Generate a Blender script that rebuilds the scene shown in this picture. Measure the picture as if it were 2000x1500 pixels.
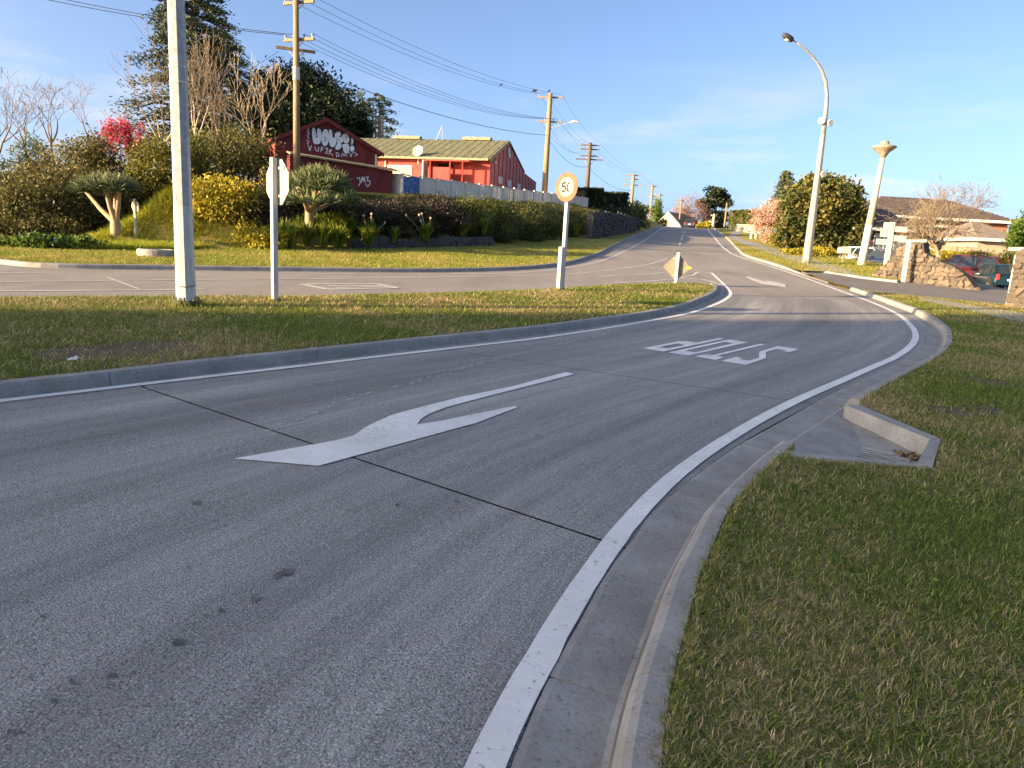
import bpy, math, random
import numpy as np
from mathutils import Vector, Matrix
from mathutils.geometry import delaunay_2d_cdt
for o in list(bpy.data.objects): bpy.data.objects.remove(o)
scene = bpy.context.scene
COL = scene.collection
rng = np.random.default_rng(11)
random.seed(5)
R = math.radians
# ------------------------------------------------------------------ camera
F = 1387.; CX, CY = 1000., 750.; PITCH = R(10.98); ROLL = R(3.1); CZ = 1.62
fw = np.array([0, math.cos(PITCH), -math.sin(PITCH)]); r0 = np.array([1., 0, 0]); u0 = np.array([0, math.sin(PITCH), math.cos(PITCH)])
rt = math.cos(ROLL)*r0 + math.sin(ROLL)*u0; up = -math.sin(ROLL)*r0 + math.cos(ROLL)*u0
cam = bpy.data.cameras.new('camera'); camo = bpy.data.objects.new('camera', cam); COL.objects.link(camo)
cam.sensor_width = 36; cam.lens = F/2000*36; cam.clip_end = 6000; cam.clip_start = .05
camo.matrix_world = Matrix(((rt[0], up[0], -fw[0], 0), (rt[1], up[1], -fw[1], 0), (rt[2], up[2], -fw[2], CZ), (0, 0, 0, 1)))
scene.camera = camo
# ------------------------------------------------------------------ sky, sun, exposure
SUN_AZ = R(24); SUN_EL = R(12.5)          # sun low on the left, a little behind the camera
sunv = Vector((-math.cos(SUN_AZ)*math.cos(SUN_EL), -math.sin(SUN_AZ)*math.cos(SUN_EL), math.sin(SUN_EL)))
w = bpy.data.worlds.new('World'); scene.world = w; w.use_nodes = True
nt = w.node_tree; nt.nodes.clear()
def wn(t, **k):
    n = nt.nodes.new(t)
    for a, b in k.items(): setattr(n, a, b)
    return n
sky = wn('ShaderNodeTexSky', sky_type='NISHITA', sun_disc=False, sun_elevation=SUN_EL, sun_rotation=math.atan2(sunv.x, sunv.y), altitude=50, air_density=.5, dust_density=3.0, ozone_density=1.6)
tc = wn('ShaderNodeTexCoord'); mp = wn('ShaderNodeMapping'); mp.inputs['Scale'].default_value = (1, 1, 4.5); mp.inputs['Location'].default_value = (10.2, 5.4, 0)
nz = wn('ShaderNodeTexNoise'); nz.inputs['Scale'].default_value = 3.1; nz.inputs['Detail'].default_value = 7; nz.inputs['Roughness'].default_value = .55
cr = wn('ShaderNodeValToRGB'); cr.color_ramp.elements[0].position = .47; cr.color_ramp.elements[1].position = .66
sx = wn('ShaderNodeSeparateXYZ')
mr = wn('ShaderNodeMapRange'); mr.inputs[1].default_value = .10; mr.inputs[2].default_value = .24; mr.inputs[3].default_value = 1; mr.inputs[4].default_value = 0
mu = wn('ShaderNodeMath', operation='MULTIPLY'); mu2 = wn('ShaderNodeMath', operation='MULTIPLY'); mu2.inputs[1].default_value = .8
mx = wn('ShaderNodeMix', data_type='RGBA'); mx.inputs[7].default_value = (2.9, 2.65, 2.6, 1)
bg = wn('ShaderNodeBackground'); bg.inputs['Strength'].default_value = .112
out = wn('ShaderNodeOutputWorld'); L = nt.links.new
L(tc.outputs['Generated'], mp.inputs[0]); L(mp.outputs[0], nz.inputs[0]); L(nz.outputs[0], cr.inputs[0])
L(tc.outputs['Generated'], sx.inputs[0]); L(sx.outputs[2], mr.inputs[0]); L(cr.outputs[0], mu.inputs[0]); L(mr.outputs[0], mu.inputs[1])
L(mu.outputs[0], mu2.inputs[0]); L(mu2.outputs[0], mx.inputs[0]); L(sky.outputs[0], mx.inputs[6]); L(mx.outputs[2], bg.inputs[0]); L(bg.outputs[0], out.inputs[0])
sl = bpy.data.lights.new('sun', 'SUN'); sl.energy = 5.0; sl.angle = R(.55); sl.color = (1, .73, .43)
so = bpy.data.objects.new('sun', sl); COL.objects.link(so); so.rotation_euler = sunv.to_track_quat('Z', 'Y').to_euler()
scene.view_settings.view_transform = 'Standard'; scene.view_settings.look = 'None'
scene.view_settings.exposure = 1.82; scene.view_settings.gamma = 1
# ------------------------------------------------------------------ terrain shape
FOOT = np.array([(-60, 8), (-17.9, 24.7), (-14.5, 30.2), (-10.6, 32.8), (-6.4, 35.6), (-1.6, 42.3), (4.5, 56), (10.6, 70.3), (21, 112), (32, 160)], float)
LOT = np.array([(20.5, 33), (22.5, 38), (24, 43), (24.6, 47), (22.8, 51), (22, 60), (27, 74), (75, 74), (75, 30), (24, 29)], float)
def sst(t): t = np.clip(t, 0, 1); return t*t*(3-2*t)
def hroad(x, y):
    y = np.maximum(np.asarray(y, float), 0.)
    a = np.where(y < 40, .0008*y*y, 1.28+.064*(y-40))
    d = np.clip(y-108, 0, 20.)
    return np.where(y > 108, 1.28+.064*68+.064*d-.0024*d*d-.032*np.clip(y-128, 0, 60), a)
def seg_dist(x, y, poly, closed=False):
    x = np.asarray(x, float); y = np.asarray(y, float)
    best = np.full(np.broadcast(x, y).shape, 1e9); sgn = np.zeros_like(best); arc = np.zeros_like(best); acc = 0.
    n = len(poly)
    for i in range(n if closed else n-1):
        a = poly[i]; b = poly[(i+1) % n]; d = b-a; l2 = max(d@d, 1e-12)
        t = np.clip(((x-a[0])*d[0]+(y-a[1])*d[1])/l2, 0, 1)
        ex = x-a[0]-t*d[0]; ey = y-a[1]-t*d[1]; D = np.hypot(ex, ey)
        m = D < best-1e-9
        best = np.where(m, D, best); sgn = np.where(m, np.sign(d[0]*ey-d[1]*ex), sgn); arc = np.where(m, acc+t*math.sqrt(l2), arc)
        acc += math.sqrt(l2)
    return best, sgn, arc
def inside(x, y, poly):
    x = np.asarray(x, float); y = np.asarray(y, float); c = np.zeros(np.broadcast(x, y).shape, bool); n = len(poly)
    for i in range(n):
        x1, y1 = poly[i][:2]; x2, y2 = poly[(i+1) % n][:2]
        if y1 == y2: continue
        c ^= ((y1 > y) != (y2 > y)) & (x < (x2-x1)*(y-y1)/(y2-y1)+x1)
    return c
def hlot(x, y):
    h = hroad(x, y); d, _, _ = seg_dist(x, y, LOT, True)
    wt = np.where(inside(x, y, LOT), sst(d/4.), 0)
    return h*(1-wt)+(.6+.27*sst((np.asarray(y, float)-45)/6.))*wt
def hz(x, y):                                   # whole ground: road slope, bank and terrace on the left, car park on the right
    d, s, _ = seg_dist(x, y, FOOT)
    b = np.where(s > 0, d, 0)
    k = sst((-10.-np.asarray(x, float))/5.)      # open grass slope on the far left starts at the foot, the planted bank further in
    k2 = sst((-16.8-np.asarray(x, float))/2.5)   # scrub-covered flat left of the slope
    return hlot(x, y)+2.6*sst((b-2.*(1-k)-7.5*k2)/(4.+3.*k))*(b > 0)
def ray(px, py): return fw*F+(px-CX)*rt+(CY-py)*up
def at(px, py, Y):
    d = ray(px, py); return Vector(d/d[1]*Y+np.array([0, 0, CZ]))
YS = np.concatenate([np.arange(.3, 30, .02), np.arange(30, 140, .08)])
def gp(px, py, dz=0., fn=hlot):                 # where the sight line of a traced point meets the ground
    d = ray(px, py); d = d/d[1]
    k = np.where(CZ+d[2]*YS <= fn(d[0]*YS, YS)+dz)[0]
    y = YS[k[0]] if len(k) else 115.
    return np.array([d[0]*y, y])
def gps(pts, dz=0., fn=hlot): return np.array([gp(a, b, dz, fn) for a, b in pts])
def G(x, y, dz=0.): return Vector((x, y, float(hz(x, y))+dz))
# ------------------------------------------------------------------ object helpers
ORG = {}
def tag(o, label=None, cat=None, group=None, kind=None):
    if label: o['label'] = label
    if cat: o['category'] = cat
    if group: o['group'] = group
    if kind: o['kind'] = kind
    return o
def thing(name, label, cat, loc, group=None):
    o = bpy.data.objects.new(name, None); COL.objects.link(o); o.location = loc; o.empty_display_size = .2
    ORG[o] = Vector(loc); return tag(o, label, cat, group)
def link(name, me, parent=None, mat=None, loc=None):
    o = bpy.data.objects.new(name, me); COL.objects.link(o)
    if mat is not None and not me.materials: me.materials.append(mat)
    if parent is not None: o.parent = parent; ORG[o] = ORG.get(parent, Vector())
    else: ORG[o] = Vector()
    if loc is not None: o.location = loc
    return o
def mk(name, V, Fc, mat, parent=None, smooth=False):
    og = np.array(ORG.get(parent, Vector())) if parent is not None else np.zeros(3)
    me = bpy.data.meshes.new(name); me.from_pydata((np.array([tuple(v) for v in V], float).reshape(-1, 3)-og).tolist(), [], [list(map(int, f)) for f in Fc]); me.update()
    if smooth: me.polygons.foreach_set('use_smooth', [True]*len(me.polygons))
    return link(name, me, parent, mat)
def frame(t):
    t = Vector(t).normalized(); a = Vector((0, 0, 1)) if abs(t.z) < .9 else Vector((1, 0, 0))
    u = t.cross(a).normalized(); return u, u.cross(t).normalized()
class MB:
    def __init__(s): s.V = []; s.F = []
    def box(s, c, hx, hy_, hz_):
        c = Vector(c); ax = [Vector(v) for v in (hx, hy_, hz_)]; n = len(s.V)
        for i in (-1, 1):
            for j in (-1, 1):
                for k in (-1, 1): s.V.append(c+ax[0]*i+ax[1]*j+ax[2]*k)
        s.F += [[n+q for q in f] for f in ((0, 1, 3, 2), (4, 6, 7, 5), (0, 4, 5, 1), (2, 3, 7, 6), (0, 2, 6, 4), (1, 5, 7, 3))]
        return s
    def abox(s, c, sx_, sy_, sz_, rz=0):
        cs, sn = math.cos(rz), math.sin(rz)
        return s.box(c, (sx_/2*cs, sx_/2*sn, 0), (-sy_/2*sn, sy_/2*cs, 0), (0, 0, sz_/2))
    def tube(s, P, rad, n=6, cap=True, ph=0.):
        P = [Vector(p) for p in P]; m = len(P)
        if not hasattr(rad, '__len__'): rad = [rad]*m
        b = len(s.V); u = None
        for i in range(m):
            t = (P[min(i+1, m-1)]-P[max(i-1, 0)])
            if u is None: u, v = frame(t)
            else:
                tn = t.normalized(); u = (u-tn*u.dot(tn)).normalized(); v = u.cross(tn)
            for k in range(n):
                a = 2*math.pi*k/n+ph; s.V.append(P[i]+(u*math.cos(a)+v*math.sin(a))*rad[i])
        for i in range(m-1):
            for k in range(n): s.F.append([b+i*n+k, b+i*n+(k+1) % n, b+(i+1)*n+(k+1) % n, b+(i+1)*n+k])
        if cap: s.F.append([b+k for k in range(n)][::-1]); s.F.append([b+(m-1)*n+k for k in range(n)])
        return s
    def prism(s, poly, ext):
        b = len(s.V); n = len(poly); ext = Vector(ext)
        s.V += [Vector(p) for p in poly]+[Vector(p)+ext for p in poly]
        s.F += [list(range(b, b+n))[::-1], list(range(b+n, b+2*n))]+[[b+i, b+(i+1) % n, b+n+(i+1) % n, b+n+i] for i in range(n)]
        return s
    def lathe(s, c, prof, n=20, axis=(0, 0, 1)):
        c = Vector(c); ax = Vector(axis).normalized(); u, v = frame(ax); b = len(s.V); m = len(prof)
        for r, h in prof:
            for k in range(n):
                a = 2*math.pi*k/n; s.V.append(c+ax*h+(u*math.cos(a)+v*math.sin(a))*r)
        for i in range(m-1):
            for k in range(n): s.F.append([b+i*n+k, b+i*n+(k+1) % n, b+(i+1)*n+(k+1) % n, b+(i+1)*n+k])
        s.F.append([b+k for k in range(n)][::-1]); s.F.append([b+(m-1)*n+k for k in range(n)])
        return s
    def face(s, pts):
        b = len(s.V); s.V += [Vector(p) for p in pts]; s.F.append(list(range(b, b+len(pts)))); return s
    def build(s, name, mat, parent=None, smooth=False): return mk(name, s.V, s.F, mat, parent, smooth)
def fastmesh(name, V, quads, mat, parent=None, attrs=None, smooth=False):
    V = np.asarray(V, np.float32).reshape(-1, 3)
    if parent is not None: V = V-np.array(ORG.get(parent, Vector()), np.float32)
    quads = np.asarray(quads, np.int32); k = quads.shape[1]; n = len(quads)
    me = bpy.data.meshes.new(name); me.vertices.add(len(V)); me.vertices.foreach_set('co', V.ravel())
    me.loops.add(n*k); me.loops.foreach_set('vertex_index', quads.ravel())
    me.polygons.add(n); me.polygons.foreach_set('loop_start', np.arange(0, n*k, k, dtype=np.int32))
    me.update(calc_edges=True)
    for a, vals in (attrs or {}).items():
        at_ = me.attributes.new(a, 'FLOAT', 'FACE'); at_.data.foreach_set('value', np.asarray(vals, np.float32))
    if smooth: me.polygons.foreach_set('use_smooth', np.ones(n, bool))
    return link(name, me, parent, mat)
# ------------------------------------------------------------------ materials
MATS = {}
class NT:
    def __init__(s, name):
        s.m = bpy.data.materials.new(name); s.m.use_nodes = True; s.t = s.m.node_tree; s.t.nodes.clear()
        s.o = s.n('ShaderNodeOutputMaterial')
    def n(s, t, inp=None, **k):
        x = s.t.nodes.new(t)
        for a, b in k.items(): setattr(x, a, b)
        for a, b in (inp or {}).items():
            if hasattr(b, 'is_output') or isinstance(b, bpy.types.NodeSocket): s.t.links.new(b, x.inputs[a])
            else: x.inputs[a].default_value = b
        return x
    def coord(s, kind='Object', scale=(1, 1, 1), rot=(0, 0, 0)):
        c = s.n('ShaderNodeTexCoord'); return s.n('ShaderNodeMapping', {0: c.outputs[kind], 'Scale': scale, 'Rotation': rot}).outputs[0]
    def noise(s, vec, scale, detail=4, rough=.55): return s.n('ShaderNodeTexNoise', {0: vec, 'Scale': scale, 'Detail': detail, 'Roughness': rough}).outputs[0]
    def ramp(s, f, stops):
        r = s.n('ShaderNodeValToRGB', {0: f}); e = r.color_ramp.elements
        while len(e) < len(stops): e.new(.5)
        for i, (p, c) in enumerate(stops): e[i].position = p; e[i].color = (*c, 1) if len(c) == 3 else c
        return r.outputs[0]
    def mix(s, f, a, b, blend='MIX'):
        x = s.n('ShaderNodeMix', data_type='RGBA', blend_type=blend)
        for i, v in ((0, f), (6, a), (7, b)):
            if isinstance(v, bpy.types.NodeSocket): s.t.links.new(v, x.inputs[i])
            else: x.inputs[i].default_value = v if i == 0 else ((*v, 1) if len(v) == 3 else v)
        return x.outputs[2]
    def math(s, op, a, b=0.):
        return s.n('ShaderNodeMath', {0: a, 1: b}, operation=op).outputs[0]
    def bump(s, h, st=.3, dist=.02): return s.n('ShaderNodeBump', {'Height': h, 'Strength': st, 'Distance': dist}).outputs[0]
    def done(s, col, rough=.8, nrm=None, metal=0., spec=.35, **k):
        d = {'Base Color': col if isinstance(col, bpy.types.NodeSocket) else (*col, 1), 'Roughness': rough, 'Metallic': metal, 'Specular IOR Level': spec}
        d.update(k)
        b = s.n('ShaderNodeBsdfPrincipled', d)
        if nrm is not None: s.t.links.new(nrm, b.inputs['Normal'])
        s.t.links.new(b.outputs[0], s.o.inputs[0]); return s.m
BW = [(0, (0, 0, 0)), (1, (1, 1, 1))]
def pm(name, c1, c2, scale=3., rough=.75, bump=.2, bscale=None, metal=0., stretch=(1, 1, 1), lo=.35, hi=.65, spec=.35, dist=.02):
    if name in MATS: return MATS[name]
    m = NT(name); v = m.coord('Object', stretch)
    f = m.noise(v, scale, 5, .6); col = m.ramp(f, [(lo, c1), (hi, c2)])
    h = m.noise(v, bscale or scale*6, 4)
    MATS[name] = m.done(col, rough, m.bump(h, bump, dist), metal, spec); return MATS[name]
def leafm(name, dark, mid, light, trans=.3):
    if name in MATS: return MATS[name]
    m = NT(name); a = m.n('ShaderNodeAttribute', attribute_name='rnd').outputs['Fac']
    col = m.ramp(a, [(0, dark), (.5, mid), (1, light)])
    d = m.n('ShaderNodeBsdfPrincipled', {'Base Color': col, 'Roughness': .55, 'Specular IOR Level': .25}); t = m.n('ShaderNodeBsdfTranslucent', {0: col})
    x = m.n('ShaderNodeMixShader', {0: trans, 1: d.outputs[0], 2: t.outputs[0]}); m.t.links.new(x.outputs[0], m.o.inputs[0])
    MATS[name] = m.m; return m.m
def glassm(name, c=(.03, .04, .05), rough=.08):
    if name in MATS: return MATS[name]
    m = NT(name); MATS[name] = m.done(c, rough, None, 0, .8); return MATS[name]
# ------------------------------------------------------------------ foliage helpers
def unit(n):
    v = rng.normal(size=(n, 3)); return v/np.linalg.norm(v, axis=1)[:, None]
def leaves(name, C, L_, W_, mat, parent, rnd=None, axis=None, jit=1., flat=0.):
    n = len(C); a = unit(n)
    if axis is not None: a = axis+jit*a*.6; a /= np.linalg.norm(a, axis=1)[:, None]
    a[:, 2] *= (1-flat); a /= np.linalg.norm(a, axis=1)[:, None]+1e-9
    q = unit(n); q[:, 2] *= (1-flat); b = np.cross(a, q if not flat else np.cross(a, unit(n)*np.array([.3, .3, 1]))); b /= np.linalg.norm(b, axis=1)[:, None]+1e-9
    Ls = (L_*(.7+.6*rng.random(n)))[:, None]; Ws = (W_*(.7+.6*rng.random(n)))[:, None]
    V = np.stack([C-a*Ls/2, C+b*Ws/2, C+a*Ls/2, C-b*Ws/2], 1)
    r = rng.random(n) if rnd is None else np.clip(rnd+rng.normal(0, .16, n), 0, 1)
    return fastmesh(name, V, np.arange(n*4).reshape(-1, 4), mat, parent, {'rnd': r})
def clumps(blobs, n, nclump=40, cr=.28, shell=(.55, 1.), zmin=None):
    """leaf centres in clumps spread through ellipsoids (cx,cy,cz,rx,ry,rz); returns points and a light/dark value per clump"""
    vol = np.array([b[3]*b[4]*b[5] for b in blobs])**.67; vol = vol/vol.sum(); P = []; Q = []
    for b, f in zip(blobs, vol):
        k = max(6, int(nclump*f*len(blobs)/max(1, len(blobs)**.5))); m = int(n*f)
        u = unit(k); rr = (shell[0]+(shell[1]-shell[0])*rng.random(k)**.6)[:, None]
        cc = u*rr; cv = rng.random(k); idx = rng.integers(0, k, m)
        p = cc[idx]+rng.normal(0, cr, (m, 3))*np.array([1, 1, .8])
        P.append(p*np.array(b[3:6])+np.array(b[:3])); Q.append(cv[idx])
    P = np.concatenate(P); Q = np.concatenate(Q)
    if zmin is not None: P[:, 2] = np.maximum(P[:, 2], zmin+.05*rng.random(len(P)))
    return P, Q
def strips(name, P, W_, side, mat, parent=None, rnd=None, extra=None):
    n, k, _ = P.shape; W_ = np.asarray(W_)
    A = P-side[:, None, :]*W_[:, :, None]/2; B = P+side[:, None, :]*W_[:, :, None]/2
    V = np.stack([A, B], 2).reshape(n, 2*k, 3); base = (np.arange(n)*2*k)[:, None, None]
    q = np.array([[2*i, 2*i+1, 2*i+3, 2*i+2] for i in range(k-1)])[None]
    Q = (base+q).reshape(-1, 4)
    r = rng.random(n) if rnd is None else rnd
    at_ = {'rnd': np.repeat(r, k-1)}
    for a, b in (extra or {}).items(): at_[a] = np.repeat(b, k-1)
    return fastmesh(name, V, Q, mat, parent, at_)
def arcs(base, n, length, spread, droop, width, k=5, up0=.9):
    """n arching straps from around a base point"""
    az = rng.random(n)*2*math.pi; ln = length*(.6+.5*rng.random(n)); sp = spread*(.25+.9*rng.random(n))
    d = np.stack([np.cos(az), np.sin(az), np.zeros(n)], 1); t = np.linspace(0, 1, k)[None, :, None]
    P = np.asarray(base)[None, None, :]+d[:, None, :]*(sp*ln)[:, None, None]*t**1.1 + np.array([0, 0, 1.])[None, None, :]*(ln[:, None, None]*(up0*t-droop*t*t*(.5+sp[:, None, None])))
    P = P+rng.normal(0, .04*length, (n, 1, 3))*np.array([1, 1, .2])
    W_ = width*(.7+.6*rng.random(n))[:, None]*np.array([.7, 1, .9, .6, .08])[None, :k]
    side = np.stack([-d[:, 1], d[:, 0], np.zeros(n)], 1)
    return P, W_, side
def bare_paths(base, height, r, depth=5, spread=.6, trop=.12, n0=4, kids=(2, 4), seg=4, lean=(0, 0, 1), ratio=.68, trunk=.3, jitter=.12):
    out = []
    def grow(p, d, ln, rad, dep):
        pts = [Vector(p)]; rr = [rad]; d = Vector(d).normalized()
        for i in range(seg):
            d = (d+Vector(rng.normal(0, jitter, 3))+Vector((0, 0, trop))).normalized()
            pts.append(pts[-1]+d*ln/seg); rr.append(rad*(1-.45*(i+1)/seg))
        out.append((pts, rr, dep))
        if dep <= 0: return
        m = random.randint(*kids) if dep < depth else n0
        a0 = random.random()*6.28
        for k in range(m):
            u, v = frame(d); a = a0+6.283*k/m+random.uniform(-.4, .4); sp = spread*random.uniform(.6, 1.3)
            nd = (d*math.cos(sp)+(u*math.cos(a)+v*math.sin(a))*math.sin(sp))
            j = seg if (k == 0 or dep == depth) else random.randint(2, seg)
            grow(pts[j], nd, ln*ratio*random.uniform(.75, 1.2), rr[j]*random.uniform(.6, .85), dep-1)
    grow(base, Vector(lean), height*trunk, r, depth)
    top = max(p.z for pts, rr, dd in out for p in pts); b = Vector(base); k = height/max(.1, top-b.z)
    return [([b+(p-b)*k for p in pts], rr, dd) for pts, rr, dd in out]
def bare_tree(name, label, base, height, r, mat, tw=None, group=None, **k):
    t = thing(name, label, 'tree', base, group); P = bare_paths(base, height, r, **k); dm = max(p[2] for p in P)
    a, b = MB(), MB()
    for pts, rr, dep in P:
        if dep >= dm-1: a.tube(pts, rr, 7, False)
        else: b.tube(pts, [max(q, .009) for q in rr], 4 if dep > 1 else 3, False)
    a.build('trunk', mat, t, True); b.build('branches', tw or mat, t, True)
    return t, P
# ================================================================== ground, roads, kerbs
def resample(P, step):
    P = np.asarray(P, float)
    if len(P) > 2:                                   # chord-length Hermite smoothing
        s = np.concatenate([[0], np.cumsum(np.linalg.norm(np.diff(P, axis=0), axis=1))])
        T = np.stack([np.gradient(P[:, k], s) for k in range(P.shape[1])], 1); out = []
        for i in range(len(P)-1):
            h = s[i+1]-s[i]; m = max(2, int(h/step)+1); t = np.linspace(0, 1, m, endpoint=False)[:, None]
            out.append((2*t**3-3*t*t+1)*P[i]+(t**3-2*t*t+t)*h*T[i]+(3*t*t-2*t**3)*P[i+1]+(t**3-t*t)*h*T[i+1])
        P = np.vstack(out+[P[-1:]])
    s = np.concatenate([[0], np.cumsum(np.linalg.norm(np.diff(P, axis=0), axis=1))])
    n = max(2, int(s[-1]/step)+1); u = np.linspace(0, s[-1], n)
    return np.stack([np.interp(u, s, P[:, k]) for k in range(P.shape[1])], 1)
def offs(P, d):                                      # offset to the right of travel
    t = np.gradient(P, axis=0); t /= np.linalg.norm(t, axis=1)[:, None]+1e-9
    return P+np.stack([t[:, 1], -t[:, 0]], 1)*d
def densify(poly):
    out = []; n = len(poly)
    for i in range(n):
        a = np.array(poly[i], float); b = np.array(poly[(i+1) % n], float); l = np.linalg.norm(b-a); r = min(np.linalg.norm(a), np.linalg.norm(b))
        m = max(1, int(l/max(.4, .05*r))); out += [a+(b-a)*k/m for k in range(m)]
    return out
def sheet(name, poly, mat, dz=0., parent=None, fn=hz, zf=None, uv=None, fine=.7, holes=()):
    loops = [densify(poly)]+[densify(h) for h in holes]; pts = []; edges = []
    for lp in loops:
        b = len(pts); pts += [Vector((p[0], p[1])) for p in lp]; edges += [(b+i, b+(i+1) % len(lp)) for i in range(len(lp))]
    A = np.array(poly, float); mn, mxx = A.min(0), A.max(0)
    for sp, r1, r2 in ((fine, 0, 26), (2.2, 26, 75), (9, 75, 400)):
        if fine >= 90: break
        lo = np.maximum(mn, -r2); hi = np.minimum(mxx, r2)
        if (hi <= lo).any(): continue
        gx, gy = np.meshgrid(np.arange(lo[0]+sp/2, hi[0], sp), np.arange(lo[1]+sp/2, hi[1], sp)); gx = gx.ravel(); gy = gy.ravel(); r = np.hypot(gx, gy)
        k = (r >= r1) & (r < r2) & inside(gx, gy, poly)
        for h in holes: k &= ~inside(gx, gy, h)
        pts += [Vector((float(a), float(b))) for a, b in zip(gx[k], gy[k])]
    V, E, Fc, *_ = delaunay_2d_cdt(pts, edges, [], 1, 1e-5)
    xy = np.array([tuple(v) for v in V]); z = fn(xy[:, 0], xy[:, 1])+dz
    if zf is not None: z = z+zf(xy[:, 0], xy[:, 1])
    Fs = []
    for f in Fc:
        ce = xy[list(f)].mean(0)
        if any(bool(inside(ce[0], ce[1], h)) for h in holes): continue
        f = list(f); a, b, c = xy[f[0]], xy[f[1]], xy[f[2]]
        if (b[0]-a[0])*(c[1]-a[1])-(b[1]-a[1])*(c[0]-a[0]) < 0: f = f[::-1]
        Fs.append(f)
    o = mk(name, np.column_stack([xy, z]), Fs, mat, parent, True)
    if uv is not None:
        U = uv(xy[:, 0], xy[:, 1]); l = o.data.uv_layers.new(name='uv')
        for lp in o.data.loops: l.data[lp.index].uv = U[lp.vertex_index]
    return o
def ribbon(name, P, width, mat, parent=None, dz=.008, fn=hlot, step=.16, smooth=True):
    P = resample(P, step) if smooth else np.asarray(P, float)
    n = len(P); jw = (.003 if smooth else 0.); a = offs(P, -width/2)+rng.normal(0, jw, (n, 1)); b = offs(P, width/2)+rng.normal(0, jw, (n, 1)); V = np.empty((2*n, 3)); V[0::2, :2] = a; V[1::2, :2] = b
    V[:, 2] = fn(V[:, 0], V[:, 1])+dz
    return mk(name, V, [[2*i, 2*i+1, 2*i+3, 2*i+2] for i in range(n-1)], mat, parent)
def kerb(name, P, prof, sgn, mat, parent, unit_len=2.4, fn=hlot, taper=None):
    P = resample(P, .2); s = np.concatenate([[0], np.cumsum(np.linalg.norm(np.diff(P, axis=0), axis=1))]); nu = max(1, round(s[-1]/unit_len)); ul = s[-1]/nu
    O = [offs(P, sgn*o) for o, _ in prof]
    for i in range(nu):
        u = np.linspace(i*ul+.004, (i+1)*ul-.004, 10); V = []; m = len(prof); jz = rng.normal(0, .0015)
        for (o, z), Q in zip(prof, O):
            x = np.interp(u, s, Q[:, 0]); y = np.interp(u, s, Q[:, 1])
            k = 1. if taper is None else taper(u/s[-1])
            V.append(np.stack([x, y, fn(x, y)+(z*k if z > .02 else z)+jz], 1))
        V = np.stack(V, 1).reshape(-1, 3); Fs = []
        for a in range(9):
            for b in range(m-1):
                f = [a*m+b, (a+1)*m+b, (a+1)*m+b+1, a*m+b+1]; Fs.append(f if sgn < 0 else f[::-1])
        Fs.append(list(range(m)) if sgn < 0 else list(range(m))[::-1]); Fs.append([9*m+q for q in range(m)][::-1] if sgn < 0 else [9*m+q for q in range(m)])
        mk('kerb_unit', V, Fs, mat, parent)
def struct(name):
    o = bpy.data.objects.new(name, None); COL.objects.link(o); ORG[o] = Vector(); o['kind'] = 'structure'; return o
# ---- surface materials
def lawn_mat(name, g1, g2, d1, d2, lo=.42, hi=.6):
    m = NT(name); v = m.coord('Object')
    big = m.noise(v, .42, 5, .65); fine_ = m.noise(v, 9, 6, .7); vf = m.noise(v, 55, 3, .7)
    g = m.mix(m.ramp(fine_, [(.35, (0, 0, 0)), (.65, (1, 1, 1))]), g1, g2); d = m.mix(m.ramp(vf, [(.35, (0, 0, 0)), (.65, (1, 1, 1))]), d1, d2)
    k = m.math('ADD', m.math('MULTIPLY', big, .7), m.math('MULTIPLY', fine_, .3))
    return m.done(m.mix(m.ramp(k, [(lo, (0, 0, 0)), (hi, (1, 1, 1))]), g, d), .95, m.bump(m.math('ADD', fine_, vf), .9, .05), 0, .1)
M_lawn = lawn_mat('lawn_soil', (.075, .10, .016), (.145, .17, .03), (.20, .145, .065), (.34, .25, .115), .47, .60)
M_verge = lawn_mat('verge_grass', (.15, .18, .03), (.27, .27, .045), (.34, .255, .07), (.44, .33, .10), .43, .6)
M_soil = pm('bank_soil', (.06, .055, .025), (.13, .12, .045), 1.5, .95, .6)
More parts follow.
